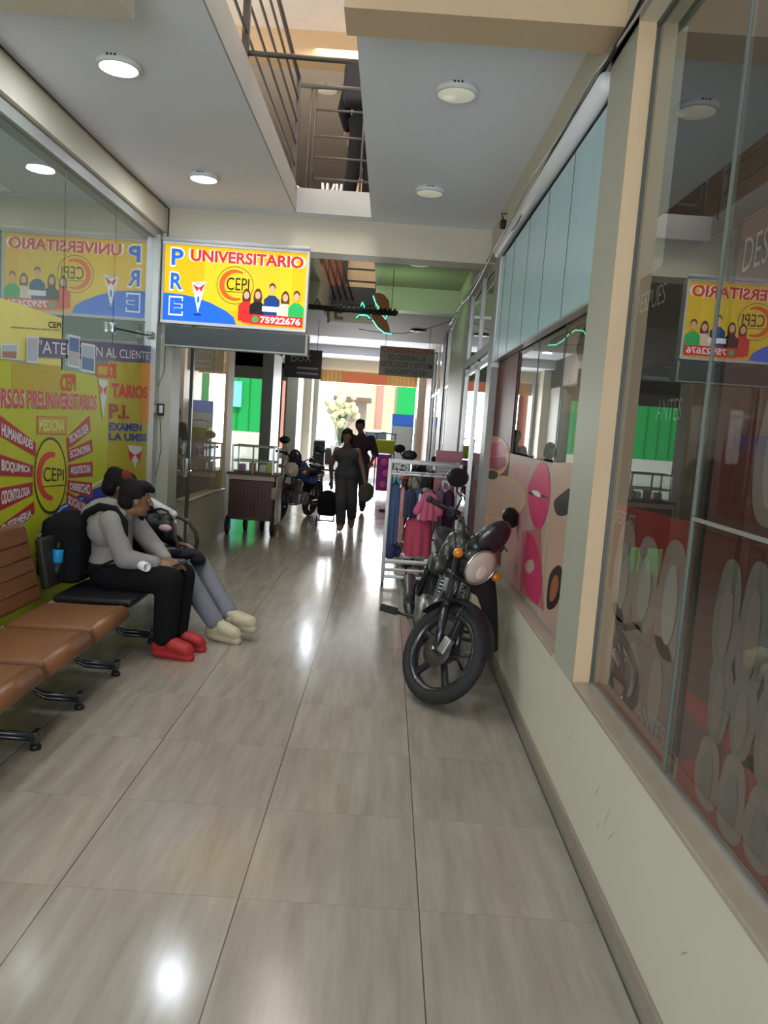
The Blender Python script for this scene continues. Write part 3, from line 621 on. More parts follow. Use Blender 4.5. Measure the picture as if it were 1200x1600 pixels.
def smooth_pts(p, n=5):
    out = []; N_ = len(p)
    for i in range(N_):
        a, b, c_, d = [V((*p[(i + o) % N_], 0)) for o in (-1, 0, 1, 2)]
        for j in range(n):
            u = j / n; q = .5 * ((2 * b) + (c_ - a) * u + (2 * a - 5 * b + 4 * c_ - d) * u * u + (3 * b - a - 3 * c_ + d) * u ** 3); out.append((q.x, q.y))
    return out
def shp(pts, m, lay, nm='lip_picture'): k = MB(); k.poly([R2(x, y, lay) for x, y in smooth_pts(pts)], m); return k.build(nm, t)
shp([(835, 738), (845, 722), (855, 728), (860, 755), (858, 790), (848, 822), (836, 824), (828, 800), (825, 765)], lipb, 3); shp([(828, 768), (843, 771), (858, 778), (843, 776), (829, 773)], eyeb, 4, 'mouth_line'); shp([(832, 767), (842, 768), (846, 776), (838, 775)], pw, 5, 'teeth')
shp([(824, 832), (836, 845), (846, 890), (846, 920), (840, 944), (826, 930), (816, 900), (820, 860)], lipb, 3); shp([(822, 880), (832, 874), (836, 888), (828, 896), (822, 890)], skinp, 4, 'teeth')
shp([(858, 905), (866, 888), (876, 884), (880, 900), (876, 930), (866, 950), (855, 948)], eyeb, 3, 'eye_picture'); shp([(862, 912), (870, 898), (874, 912), (868, 935), (860, 938)], flat('amber_iris_print', (.35, .12, .04)), 4, 'iris'); shp([(866, 785), (880, 770), (892, 765), (890, 800), (872, 805)], eyeb, 3, 'eye_picture')
for y_ in (4.02, 4.48, 4.95): k = MB(); k.box((LPX - .001, y_, .62), (LPX + .0, y_ + .006, zt_), flat('beige_strip_print', (.62, .52, .38))); k.build('tile_border', t)
LPX = GR + .02
t = thing('beauty_poster', 'grey poster with a face and eye high behind the glass beside the pillar', 'poster', (LPX, 4, 1.5))
k = MB(); k.box((LPX, 3.2, zt_ + .01), (LPX + .005, 5.44, 2.16), greyp); k.poly([R2(x, y, 1.5) for x, y in ((893, 470), (925, 440), (915, 650), (880, 640), (888, 520))], skinp); k.poly([R2(x, y, 2) for x, y in ((900, 545), (908, 520), (922, 500), (918, 560), (905, 565))], eyeb); k.build('sheet', t)

# blue glazed fascia above the lip window
bluep = flat('pale_sky_blue_vinyl', (.50, .74, .82), .25)
t = thing('glazed_fascia', 'long pale blue glass panel above the lip posters', 'glass panel', (.85, 4.9, 2.17))
k = MB(); k.box((.832, 3.37, 2.175), (.875, 6.44, 2.99), bluep); k.build('blue_panel', t)
k = MB()
for y in (3.95, 4.55, 5.15, 5.75, 6.2): k.box((.830, y, 2.175), (.834, y + .006, 2.99), 'joint')
k.box((.828, 3.37, 2.165), (.88, 6.45, 2.178), 'alu'); k.box((.822, 6.44, 2.12), (.885, 6.49, 3.02), 'white'); k.box((.815, 6.40, 2.12), (.875, 6.44, 2.15), 'white'); k.build('frame', t)
k = MB(); k.tube([(.81, 3.36, 3.06), (.81, 6.5, 3.06)], .045, 'white', 14); tag(k.build('blind_tube'), 'white round tube running along the top of the blue panel', 'tube')

# ================================================================== CABLES
def cable(pts, r, m, name, label, cat='cable'):
    k = MB(); out = []
    for i in range(len(pts) - 1):
        a, b = V(pts[i]), V(pts[i + 1]); n = 8
        for j in range(n): 
            s_ = j / n; out.append(a.lerp(b, s_) + V((0, 0, -.02 * math.sin(math.pi * s_))) * min(1, (b - a).length))
    out.append(V(pts[-1])); k.tube(out, r, m, 6); return tag(k.build(name), label, cat)
cable([(.80, .5, 3.13), (.80, 1.8, 3.15), (.80, 3.0, 3.14), (.80, 4.2, 3.16), (.80, 5.4, 3.12), (.80, 6.5, 3.15), (.79, 8.0, 3.14), (.79, 9.8, 3.13), (.79, 12, 3.12)], .010, 'black', 'power_cable', 'thick black cable along the top of the right wall')
cable([(.79, 1.0, 3.17), (.79, 2.6, 3.18), (.79, 3.4, 3.12), (.785, 4.6, 3.10), (.785, 5.5, 3.02), (.79, 6.4, 3.12), (.785, 7.4, 3.09), (.785, 9, 3.16), (.78, 11, 3.05)], .006, 'black', 'power_cable', 'thin black cable sagging under the thick one on the right wall')
cable([(.795, 2.8, 3.11), (.79, 3.5, 3.16), (.79, 5.0, 3.19), (.78, 6.6, 3.11), (.785, 8.2, 3.05), (.785, 9.4, 3.1), (.78, 10.8, 2.95)], .006, 'alu', 'power_cable', 'pale grey cable tangled with the black ones on the right wall')
cable([(-2.125, -1, 3.39), (-2.12, 3, 3.385), (-2.12, 7.1, 3.385)], .006, 'black', 'ceiling_cable', 'thin black cable along the left ceiling corner')
cable([(-2.115, 7.135, 3.39), (-2.115, 7.13, 3.12)], .006, 'black', 'ceiling_cable', 'short black cable dropping to the corner of the yellow sign')
k = MB(); k.box((.755, 6.1, 3.16), (.80, 6.16, 3.22), 'black', .006); k.tube([(.78, 6.13, 3.22), (.76, 6.13, 3.27), (.80, 6.13, 3.27)], .006, 'black'); tag(k.build('junction_clamp'), 'small black clamp fixed on the cables at the corner', 'clamp')
p = PY(250, 640, 7.1)
t = thing('intercom', 'small black intercom box on the white left pillar', 'intercom', p)
k = MB(); k.box(p - V((.04, .015, .055)), p + V((.035, .02, .055)), 'black', .006); k.build('housing', t)
k = MB(); k.box(p + V((-.005, -.02, -.03)), p + V((.03, -.014, .04)), 'alu', .003); k.build('button_plate', t)
cable([PY(259, 530, 7.08), PY(256, 580, 7.08), PY(243, 612, 7.08)], .003, 'black', 'wire', 'thin wire hanging down to the intercom')
cable([p + V((0, 0, -.05)), PY(252, 700, 7.08), PY(243, 745, 7.08)], .003, 'black', 'wire', 'thin wire below the intercom')
t = thing('door_closer', 'overhead door closer on the left glass door', 'door closer', PX(235, 522, GL))
a, b = PX(176, 512, GL + .03), PX(236, 524, GL + .06)
k = MB(); k.box(a - V((.02, .03, .04)), a + V((.02, .03, .04)), 'chrome', .01); k.build('bracket', t); k = MB(); k.box(b - V((.03, .05, .03)), b + V((.02, .05, .03)), 'greyframe', .008); k.build('housing', t)
k = MB(); k.tube([a, (a + b) / 2 + V((.12, 0, -.02)), b], .007, 'black'); k.build('arm', t)

# ================================================================== UPPER RAILING
t = thing('balcony_railing', 'dark steel tube railing around the ceiling void', 'railing', (-.97, 6.8, 3.6))
def post(x, y, z0=3.35, z1=4.48): MB().box((x - .02, y - .02, z0), (x + .02, y + .02, z1), 'steel', .003).build('post', t)
post(-.975, 4.66, 3.55); post(-.965, 6.88, 3.55); post(-.965, 2.4, 3.55); post(-.985, 6.99, 3.45, 3.6)
for z in (3.76, 3.94, 4.12, 4.30, 4.47):
    MB().tube([(-.97, .5, z), (-.97, 6.88, z)], .018 if z > 4.4 else .010, 'steel', 8).build('bar', t)
for z in (3.70, 3.88, 4.06, 4.28, 4.47):
    MB().tube([(-.965 if z > 4.4 else -.82, 7.02, z), (-.28, 7.02, z)], .02 if z > 4.4 else .010, 'steel', 8).build('bar', t)
for x in (-.87, -.83, -.40): MB().tube([(x, 7.02, 3.5), (x, 7.02, 4.46)], .010, 'steel', 8).build('upright', t)
MB().tube([(-.97, 4.66, 3.655), (-.2, 4.66, 3.645)], .016, 'steel', 8).build('cross_bar', t)
# stair and second void things
t = thing('upper_staircase', 'dark stair with rails seen through the rear void', 'staircase', (-.7, 11, 3.6))
redbrown = flat('red_brown_door_paint', (.22, .07, .035), .5)
k = MB(); k.box((-1.22, 12.4, 3.6), (-.82, 12.5, 5.2), redbrown)
for i in range(3): k.box((-1.12 + i * .13, 12.38, 3.6), (-1.11 + i * .13, 12.4, 5.2), 'black')
k.build('door_panel', t)
k = MB(); k.prism([(-1.75, 11.0, 3.6), (-1.62, 11.0, 3.6), (-1.35, 11.0, 4.7), (-1.5, 11.0, 4.8)], (0, .15, 0), 'white'); k.build('stringer', t)
k = MB()
for z in (3.72, 3.9, 4.08, 4.26, 4.44): k.box((-.80, 11.95, z), (-.30, 11.98, z + .025), 'black')
k.box((-.35, 11.93, 3.6), (-.30, 11.99, 4.6), 'black'); k.box((-.86, 11.9, 3.45), (-.79, 11.99, 4.6), 'black'); k.build('rear_rail', t)
k = MB()
for i in range(5): k.tube([(-1.28 + .09 * i, 11.6, 4.1), (-1.02 + .09 * i, 11.7, 3.4)], .012, 'black')
k.box((-1.0, 11.80, 3.36), (-.32, 11.88, 3.62), 'black'); k.build('handrail', t)
# upper floor display and ledge
t = thing('upper_display', 'blue and violet lit display stand on the upper floor', 'display', (-.45, 8.9, 3.6))
k = MB(); k.box((-.95, 8.9, 3.6), (-.1, 9.2, 4.05), 'black'); k.build('counter', t)
for x, cc in ((-.62, (.05, .12, .9)), (-.33, (.5, .08, .8)), (-.2, (.15, .15, .8))):
    k = MB(); k.box((x, 8.86, 4.1), (x + .06, 8.9, 4.24), mat('lit_screen_%.2f' % x, cc, emit=1.5)); k.build('lit_screen', t)
k = MB()
for i, x in enumerate((-.92, -.88, -.83, -.77, -.73)): k.box((x, 8.8, 3.98), (x + .025, 8.9, 4.2), 'white', rot=Euler((0, (-.1, .05, .3, 0, .1)[i], 0)).to_matrix())
k.build('leaflet_row', t)

# ================================================================== SEATING
bench = thing('waiting_bench', 'tan brown vinyl waiting bench on black sled feet beside the yellow poster', 'bench', (-1.8, 3.2, 0))
def seat_unit(y):
    k = MB(); k.box((-1.93, y - .255, .325), (-1.455, y + .255, .425), 'vinyl', .035)
    for v in k.bm.verts:                                    # padded front roll and a dished middle
        u = (v.co.x + 1.93) / .475
        v.co.z += .03 * math.sin(math.pi * min(1, max(0, u))) - .02 * math.exp(-((u - .25) / .2) ** 2)
    k.tube([(-1.48, y - .235, .385), (-1.48, y + .235, .385)], .05, 'vinyl', 14); k.build('seat', bench)
    R = Matrix.Rotation(math.radians(-14), 3, 'Y'); k = MB()
    k.box((-2.0, y - .25, .44), (-1.94, y + .25, .90), 'vinyl', .03, rot=R, piv=(-1.94, y, .44))
    for z in (.535, .62, .70, .785):
        c0 = V((-1.942, y, z)); pts = [V((-1.94, y, .44)) + R @ (c0 + V((.0, dy, 0)) - V((-1.94, y, .44))) for dy in (-.215, .215)]
        k.tube(pts, .0065, flat('dark_vinyl_seam', (.12, .045, .018), .5), 8)
    k.build('backrest', bench)
for y in (2.43, 2.99, 3.545, 4.10): seat_unit(y)
k = MB(); k.box((-1.80, 2.1, .24), (-1.72, 4.45, .31), 'blackmetal', .005); k.build('beam', bench)
def sled(y, par, x0=-1.79, x1=-1.505):
    k = MB()
    for dy, z in ((-.018, .075), (.018, .04)):
        k.tube([(x0, y + dy, .27), (x0 + .01, y + dy, .16), (x0 + .05, y + dy, z + .02), (x0 + .10, y + dy, z), (x1, y + dy, z)], .014, 'blackmetal', 10)
    k.box((x1 - .02, y - .03, .03), (x1 + .012, y + .03, .09), 'blackmetal', .006); k.lathe((x1 - .005, y, 0), (0, 0, 1), [(.026, 0), (.026, .018), (.012, .03)], 'black', 16)
    k.build('leg', par)
for y in (2.72, 3.335, 3.835, 4.37): sled(y, bench)
b2 = thing('waiting_bench', 'black metal waiting bench with curved armrests under the two seated people', 'bench', (-1.8, 5.3, 0))
for y in (4.74, 5.30, 5.80):
    k = MB(); k.box((-1.95, y - .25, .38), (-1.47, y + .25, .425), 'black', .02); k.build('seat', b2)
    k = MB(); k.box((-2.02, y - .25, .46), (-1.97, y + .25, .77), flat('dark_olive_back', (.035, .033, .026)) if y < 5.6 else 'white', .02, rot=Matrix.Rotation(math.radians(-9), 3, 'Y'), piv=(-1.97, y, .46)); k.build('backrest', b2)
k = MB(); k.box((-1.80, 4.5, .24), (-1.72, 6.05, .31), 'blackmetal', .005); k.box((-1.8, 4.6, .31), (-1.72, 6.0, .38), 'blackmetal'); k.build('beam', b2)
for y in (5.05, 5.95): sled(y, b2)
for y, yy in ((5.53, 0), (6.08, .0)):
    k = MB(); k.tube([(-1.93, y, .76), (-1.75, y, .755), (-1.62, y, .73), (-1.54, y, .69), (-1.49, y, .62), (-1.475, y, .54), (-1.50, y, .44), (-1.56, y, .40)], .017, 'steel', 10)
    k.build('armrest', b2)
k = MB(); k.cap((-1.93, 6.05, .86), .055, (-1.66, 6.0, .76), .035, 'white'); k.build('arm_pad', b2)

# ================================================================== PEOPLE
def digit(k, base, d1, d2, ln, r):
    p1 = base + d1 * ln * .5; p2 = p1 + (d1 * .6 + d2 * .6).normalized() * ln * .3; p3 = p2 + d2 * ln * .25
    k.cap(base, r, p1, r * .92); k.cap(p1, r * .92, p2, r * .86); k.cap(p2, r * .86, p3, r * .75)
def hand(k, wrist, fwd, down, side, s=1.0):                  # palm along fwd, fingers curl towards down, thumb on side
    fwd, down = V(fwd).normalized(), V(down).normalized(); sd = fwd.cross(down).normalized() * side
    w = V(wrist)
    for i in range(4):
        o = sd * (.030 - .02 * i) * s
        k.cap(w + o * .55 + fwd * .012, .015 * s, w + fwd * .082 * s + o, .0125 * s)
    for i, ln in enumerate((.072, .080, .074, .058)):
        o = sd * (.031 - .0205 * i) * s
        digit(k, w + fwd * .085 * s + o, (fwd + down * .35).normalized(), (down + fwd * .35).normalized(), ln * s, .0088 * s)
    digit(k, w + fwd * .03 * s + sd * .034 * s, (fwd + sd * .8).normalized(), (fwd + down * .5).normalized(), .060 * s, .0105 * s)
def basis(face, up=(0, 0, 1)):
    f = V(face).normalized(); u = V(up); u = (u - f * u.dot(f)).normalized(); r = f.cross(u)
    return Matrix((r, f, u)).transposed()                    # columns: right, forward, up
def head(k, c, face, s=1.0, up=(0, 0, 1)):
    B = basis(face, up); c = V(c)
    k.ell(c + B @ V((0, -.008, .02)) * s, (.074 * s, .092 * s, .098 * s), None, B); k.ell(c + B @ V((0, .022, -.045)) * s, (.055 * s, .062 * s, .066 * s), None, B)
    k.ell(c + B @ V((0, .060, -.088)) * s, (.022 * s, .020 * s, .018 * s), None, B)                       # chin
    k.cap(c + B @ V((0, .084, .012)) * s, .009 * s, c + B @ V((0, .102, -.022)) * s, .0135 * s)            # nose
    k.ell(c + B @ V((0, .078, -.052)) * s, (.024 * s, .014 * s, .010 * s), None, B)                       # lips
    for q in (-1, 1):
        k.ell(c + B @ V((q * .076, -.006, -.005)) * s, (.010 * s, .020 * s, .031 * s), None, B)
        k.ell(c + B @ V((q * .030, .074, .030)) * s, (.022 * s, .014 * s, .008 * s), None, B)             # brow
    return B
def eyes(par, c, B, s=1.0):
    for q in (-1, 1):
        k = MB(); k.ell(V(c) + B @ V((q * .030, .0735, .008)) * s, .0115 * s, flat('eye_white', (.30, .27, .25), .3)); k.ell(V(c) + B @ V((q * .030, .0815, .008)) * s, .0062 * s, 'black'); k.build('eye', par)
def person(label, J, face, cloth, skin='skin', s=1.0, voxel=.007, up=(0, 0, 1), hair=None, hands=None, group=None):
    """J: joint dict; one continuous body, clothes and hair as children"""
    k = MB(); k.mi(skin); j = {a: V(b) for a, b in J.items()}; hw = j['shR'] - j['shL']
    B = head(k, j['head'], face, s, up)
    k.cap(j['neck'], .052 * s, j['head'] + V((0, 0, -.05)), .050 * s)
    k.cap(j['chest'] + hw * .22, .10 * s, j['chest'] - hw * .22, .10 * s); k.cap(j['pelvis'] + hw * .18, .105 * s, j['pelvis'] - hw * .18, .105 * s)
    k.cap(j['chest'], .105 * s, j['pelvis'], .10 * s); k.cap(j['chest'], .09 * s, j['neck'], .058 * s)
    for q in 'LR':
        k.cap(j['chest'] + (j['sh' + q] - j['chest']) * .4, .07 * s, j['sh' + q], .048 * s)
        k.cap(j['sh' + q], .050 * s, j['el' + q], .037 * s); k.cap(j['el' + q], .038 * s, j['ha' + q], .026 * s)
        k.cap(j['hip' + q], .085 * s, j['kn' + q], .055 * s); k.cap(j['kn' + q], .056 * s, j['an' + q], .036 * s)
        k.cap(j['pelvis'], .09 * s, j['hip' + q], .085 * s)
        t_ = j['an' + q] + (j['toe' + q] - j['an' + q]) * .75; k.cap(j['an' + q] - V((0, 0, .03)), .034 * s, t_ - V((0, 0, .01)), .026 * s)
        f, d, sd = (hands or {}).get(q, ((j['ha' + q] - j['el' + q]), V((0, 0, -1)), 1))
        hand(k, j['ha' + q], f, d, sd, s)
    body = k.blob('person', None, voxel, 3, skin, .5)
    tag(body, label, 'person', group)
    eyes(body, j['head'], B, s)
    top, tm, sl = cloth['top']                               # name, material, sleeve 0 none .5 short 1 long
    k = MB(); e = .022 * s
    k.cap(j['chest'] + hw * .24, .105 * s + e, j['chest'] - hw * .24, .105 * s + e); k.cap(j['chest'], .108 * s + e, j['pelvis'] + V((0, 0, .02)), .108 * s + e)
    k.cap(j['pelvis'] + hw * .18 + V((0, 0, .03)), .105 * s + e, j['pelvis'] - hw * .18 + V((0, 0, .03)), .105 * s + e)
    k.cap(j['chest'], .10 * s + e, j['chest'] + (j['neck'] - j['chest']) * .75, .055 * s + e)
    for q in 'LR':
        if sl > 0:
            k.cap(j['chest'] + (j['sh' + q] - j['chest']) * .4, .075 * s + e, j['sh' + q], .052 * s + e)
            eb = j['sh' + q].lerp(j['el' + q], min(1, sl * 2)); k.cap(j['sh' + q], .052 * s + e, eb, .042 * s + e)
            if sl > .5:
                wr = j['el' + q].lerp(j['ha' + q], .92); k.cap(j['el' + q], .044 * s + e, wr, .030 * s + e * .8)
                k.lathe(wr - (wr - j['el' + q]).normalized() * .03, wr - j['el' + q], [(.0, 0), (.036 * s + e * .6, 0), (.036 * s + e * .6, .035), (0, .035)], None, 16)
    if cloth.get('hood'):
        for p_, r_ in cloth['hood']: k.ell(p_, r_, None)
    for fn in cloth.get('extra', []): fn(k)
    k.blob(top, body, .009, 4, tm, .4)
    if 'bottom' in cloth:
        bn, bm_ = cloth['bottom']; k = MB(); e2 = cloth.get('baggy', .02) * s
        k.cap(j['pelvis'] + hw * .18, .105 * s + e2, j['pelvis'] - hw * .18, .105 * s + e2)
        for q in 'LR':
            k.cap(j['pelvis'], .10 * s + e2 * .8, j['hip' + q], .088 * s + e2 * .8)
            k.cap(j['hip' + q], .088 * s + e2, j['kn' + q], .062 * s + e2); an = j['kn' + q].lerp(j['an' + q], cloth.get('leg', .96)); k.cap(j['kn' + q], .062 * s + e2, an, .046 * s + e2)
        k.blob(bn, body, .009, 4, bm_, .4)
    if 'shoe' in cloth:
        sn, sm = cloth['shoe']
        for q in 'LR':
            a_, t_ = j['an' + q], j['toe' + q]; d = (t_ - a_); d.z = d.z; dn = d.normalized(); k = MB(); heel = a_ - dn * .05 * s + V((0, 0, -.055 * s))
            up_ = V((0, 0, 1)); sd = dn.cross(up_).normalized()
            k.cap(heel, .040 * s, t_ - V((0, 0, .012)) - dn * .03, .040 * s); k.cap(a_ - V((0, 0, .02)), .047 * s, a_.lerp(t_, .5), .042 * s)
            k.cap(a_.lerp(t_, .3) + sd * .012, .045 * s, t_ - dn * .04 + sd * .012, .038 * s); k.cap(a_.lerp(t_, .3) - sd * .012, .045 * s, t_ - dn * .04 - sd * .012, .038 * s)
            k.lathe(a_ + V((0, 0, .01)), (0, 0, 1), [(.0, 0), (.052 * s, 0), (.048 * s, .03), (0, .03)], None, 18)
            lo = min(heel.z, t_.z) - .048
            sh = k.blob(sn, body, .006, 3, sm, .5)
            if cloth.get('sole'):
                k = MB(); k.cap(heel - V((0, 0, .03)), .038 * s, t_ - V((0, 0, .045)) - dn * .02, .036 * s); so_ = k.blob('sole', sh, .007, 2, cloth['sole'], .5)
    if hair:
        k = MB()
        for o_, r_ in hair: k.ell(j['head'] + B @ V(o_) * s, tuple(x * s for x in r_), None, B)
        k.blob('hair', body, .007, 2, 'hair', .5)
    return body, j, B
short_hair = [((0, -.025, .045), (.086, .094, .085)), ((0, -.055, -.01), (.076, .062, .075)), ((-.03, .03, .095), (.05, .055, .032)), ((.03, .045, .09), (.045, .045, .030)), ((0, -.05, .09), (.06, .06, .045)), ((.02, .085, .075), (.045, .022, .022)), ((-.072, -.01, .03), (.016, .03, .035)), ((.072, -.01, .03), (.016, .03, .035))]
# --- boy with the backpack
JB = dict(pelvis=(-1.74, 4.90, .545), chest=(-1.75, 4.90, .80), neck=(-1.67, 4.91, .905), head=(-1.605, 4.93, .99), shR=(-1.70, 4.745, .86), elR=(-1.60, 4.72, .635), haR=(-1.42, 4.80, .60),
          shL=(-1.70, 5.07, .86), elL=(-1.52, 5.08, .65), haL=(-1.40, 4.93, .605), hipR=(-1.70, 4.82, .51), knR=(-1.33, 4.78, .50), anR=(-1.34, 4.76, .11), toeR=(-1.15, 4.73, .06),
          hipL=(-1.70, 4.99, .51), knL=(-1.30, 4.97, .50), anL=(-1.31, 4.93, .11), toeL=(-1.12, 4.93, .06))
hood = [((-1.79, 4.90, .93), (.11, .15, .06)), ((-1.86, 4.90, .885), (.08, .14, .07)), ((-1.70, 4.80, .90), (.08, .06, .05)), ((-1.70, 5.0, .90), (.08, .06, .05))]
boy, jb, Bb = person('seated boy in grey hoodie, black trousers and red trainers, wearing a backpack', JB, (.9, .42, -.12), dict(top=('hoodie', 'hoodie', 1), hood=hood, bottom=('trousers', 'blackcloth'), shoe=('trainer', 'redshoe'), sole='redshoe', baggy=.028, leg=.92), 'skin', hair=short_hair, voxel=.006,
    hands={'R': (V((.95, .45, -.1)), V((.3, .5, -.8)), 1), 'L': (V((.95, -.3, -.1)), V((.3, -.5, -.8)), 1)})
k = MB()                                                      # backpack straps belong to the backpack
bp = thing('backpack', 'large black backpack on the back of the boy in the grey hoodie', 'backpack', (-1.98, 4.85, .43))
def bulge(k, a, b, m, bev): k.box(a, b, m, bev)
k = MB(); k.mi('blackcloth'); k.box((-2.12, 4.66, .45), (-1.86, 5.06, .87), None, .07); k.box((-2.16, 4.70, .47), (-2.0, 5.02, .66), None, .05); k.ell((-2.0, 4.86, .84), (.11, .17, .06), None); k.box((-2.08, 4.62, .47), (-1.94, 4.72, .62), None, .035)
k.blob('bag', bp, .009, 5, 'blackcloth', .5)
for yy in (4.765, 5.035):
    k = MB(); q_ = -1 if yy < 5 else 1; k.tube([(-1.93, yy, .80), (-1.86, yy, .90), (-1.78, yy, .945), (-1.69, yy, .935), (-1.615, yy + q_ * .02, .86), (-1.60, yy + q_ * .04, .74), (-1.66, yy + q_ * .06, .62), (-1.86, yy + q_ * .05, .52)], [.022, .027, .029, .029, .025, .017, .009, .008], 'blackcloth', 8); k.build('shoulder_strap', bp)
k = MB(); k.tube([(-2.135, 4.70, .74), (-2.16, 4.86, .76), (-2.135, 5.02, .74)], .006, 'greyframe', 6); k.tube([(-2.0, 4.675, .5), (-1.985, 4.67, .65), (-2.0, 4.675, .8)], .006, 'greyframe', 6); k.build('zip', bp)
bottle = thing('water_bottle', 'bottle with a bright blue label in the side pocket of the backpack', 'bottle', (-1.97, 4.62, .60))
k = MB(); k.lathe((-1.985, 4.63, .54), (.05, 0, 1), [(.030, .06), (.032, .07), (.032, .135), (.030, .145)], flat('blue_bottle_label', (.02, .30, .62), .3), 18); k.lathe((-1.985, 4.63, .54), (.05, 0, 1), [(.0, -.04), (.029, -.04), (.03, .06)], 'black', 18); k.lathe((-1.985, 4.63, .54), (.05, 0, 1), [(.03, .145), (.014, .17), (.014, .185), (0, .185)], 'black', 18); k.build('bottle_body', bottle)
ph_ = thing('mobile_phone', 'dark mobile phone held in the hands of the boy in grey', 'phone', (-1.33, 4.86, .6))
k = MB(); k.box((-1.37, 4.825, .592), (-1.225, 4.90, .602), 'black', .004, rot=Euler((0, -.35, .1)).to_matrix()); k.build('case', ph_)
cup = thing('paper_roll', 'white rolled sheet with a dark hollow end lying on the boy\'s thigh', 'paper roll', (-1.45, 4.70, .57))
k = MB(); k.lathe((-1.52, 4.745, .602), (.75, -.62, -.05), [(.0, .02), (.02, .02), (.022, .0), (.03, .0), (.03, .10), (.021, .10), (.019, .03), (0, .03)], 'white', 20); k.build('sheet', cup)
# --- second seated person
JC = dict(pelvis=(-1.74, 5.44, .545), chest=(-1.86, 5.42, .80), neck=(-1.89, 5.40, .92), head=(-1.885, 5.395, 1.015), shR=(-1.82, 5.26, .88), elR=(-1.70, 5.20, .66), haR=(-1.53, 5.29, .60),
          shL=(-1.80, 5.59, .88), elL=(-1.66, 5.66, .68), haL=(-1.49, 5.56, .61), hipR=(-1.70, 5.35, .51), knR=(-1.39, 5.28, .475), anR=(-1.10, 5.20, .115), toeR=(-.93, 5.15, .065),
          hipL=(-1.70, 5.53, .51), knL=(-1.34, 5.54, .475), anL=(-1.03, 5.31, .16), toeL=(-.84, 5.24, .135))
p2, jc, Bc = person('seated person in black top, grey jeans and cream trainers, behind the boy', JC, (.8, .5, -.25), dict(top=('jacket', 'blackcloth', 1), bottom=('jeans', 'jeans'), shoe=('trainer', 'creamshoe'), sole='creamshoe', baggy=.02, leg=.93), 'skin', hair=short_hair ,
    hands={'R': (V((.95, .25, -.1)), V((.1, .3, -.9)), -1), 'L': (V((.95, -.3, -.1)), V((.1, -.3, -.9)), 1)})
k = MB(); k.mi('red'); k.ell(V(JC['head']) + Bc @ V((0, .02, .075)), (.088, .09, .055), None, Bc); k.box(V(JC['head']) + V((-.05, -.05, .085)), V(JC['head']) + V((.05, .05, .10)), None, .005); tag(k.blob('cap', None, .007, 3, flat('dark_red_cap_cloth', (.16, .02, .015), .8), .5), 'dark red cap on the head of the person behind the boy', 'cap')
bag = thing('handbag', 'black shiny bag with a pale pink tag on the second person\'s lap', 'bag', (-1.6, 5.5, .6))
k = MB(); k.mi('black'); k.box((-1.73, 5.40, .635), (-1.50, 5.60, .79), None, .05); k.ell((-1.57, 5.5, .79), (.06, .07, .045), None); k.ell((-1.68, 5.5, .79), (.06, .08, .04), None); k.blob('body', bag, .008, 3, 'black', .5)
k = MB(); k.tube([(-1.70, 5.5, .80), (-1.67, 5.5, .85), (-1.61, 5.5, .865), (-1.56, 5.5, .85), (-1.54, 5.5, .80)], .010, 'black'); k.build('handle', bag)
k = MB(); k.mi('white'); k.ell((-1.54, 5.38, .745), (.05, .03, .026), None); k.blob('tag', bag, .006, 2, flat('pale_pink_plush', (.6, .35, .42), .8), .6)
fold = thing('jacket', 'dark folded jacket lying over the knees of the person in grey jeans', 'jacket', (-1.3, 5.4, .57))
k = MB(); k.mi('blackcloth'); k.ell((-1.42, 5.36, .575), (.12, .12, .03), None); k.ell((-1.33, 5.42, .545), (.09, .11, .045), None, Matrix.Rotation(.5, 3, 'Y')); k.ell((-1.45, 5.28, .59), (.06, .05, .026), None); k.cap((-1.46, 5.25, .605), .011, (-1.39, 5.26, .61), .011); k.blob('cloth', fold, .008, 3, flat('navy_black_cloth', (.012, .012, .022), .8), .5)
tab = thing('notebook', 'brown covered book under the black bag', 'book', (-1.5, 5.3, .6))
k = MB(); k.box((-1.68, 5.17, .605), (-1.46, 5.34, .622), flat('brown_book_cover', (.16, .07, .03), .3), .003, rot=Euler((0, .18, .1)).to_matrix()); k.build('cover', tab)

# --- woman walking with the trolley
Y0 = 11.1
JW = dict(pelvis=(-.56, Y0, .83), chest=(-.57, Y0, 1.10), neck=(-.575, Y0, 1.25), head=(-.585, Y0 - .02, 1.375), shR=(-.72, Y0, 1.18), elR=(-.80, Y0 + .08, .93), haR=(-.79, Y0 + .22, .72),
          shL=(-.42, Y0, 1.18), elL=(-.33, Y0 - .03, .93), haL=(-.275, Y0 - .12, .74), hipR=(-.62, Y0, .78), knR=(-.61, Y0 - .10, .44), anR=(-.60, Y0 - .03, .09), toeR=(-.60, Y0 - .18, .05),
          hipL=(-.50, Y0, .78), knL=(-.46, Y0 - .02, .45), anL=(-.455, Y0 + .2, .17), toeL=(-.45, Y0 + .10, .06))
long_hair = short_hair + [((-.07, -.03, -.03), (.025, .05, .08)), ((.07, -.03, -.03), (.025, .05, .08))]
pw_, jw, Bw = person('woman in dark sleeveless top and trousers walking with a hat in her hand', JW, (.05, -1, -.08), dict(top=('top', 'charcoal', 0), bottom=('trousers', 'charcoal'), shoe=('sandal', 'skin2'), baggy=.03, leg=.9), 'skin2', s=.95, voxel=.009, hair=long_hair,
    hands={'L': (V((.1, -.1, -1)), V((-.2, .3, -.7)), 1), 'R': (V((0, .3, -1)), V((.3, 0, -.8)), 1)})
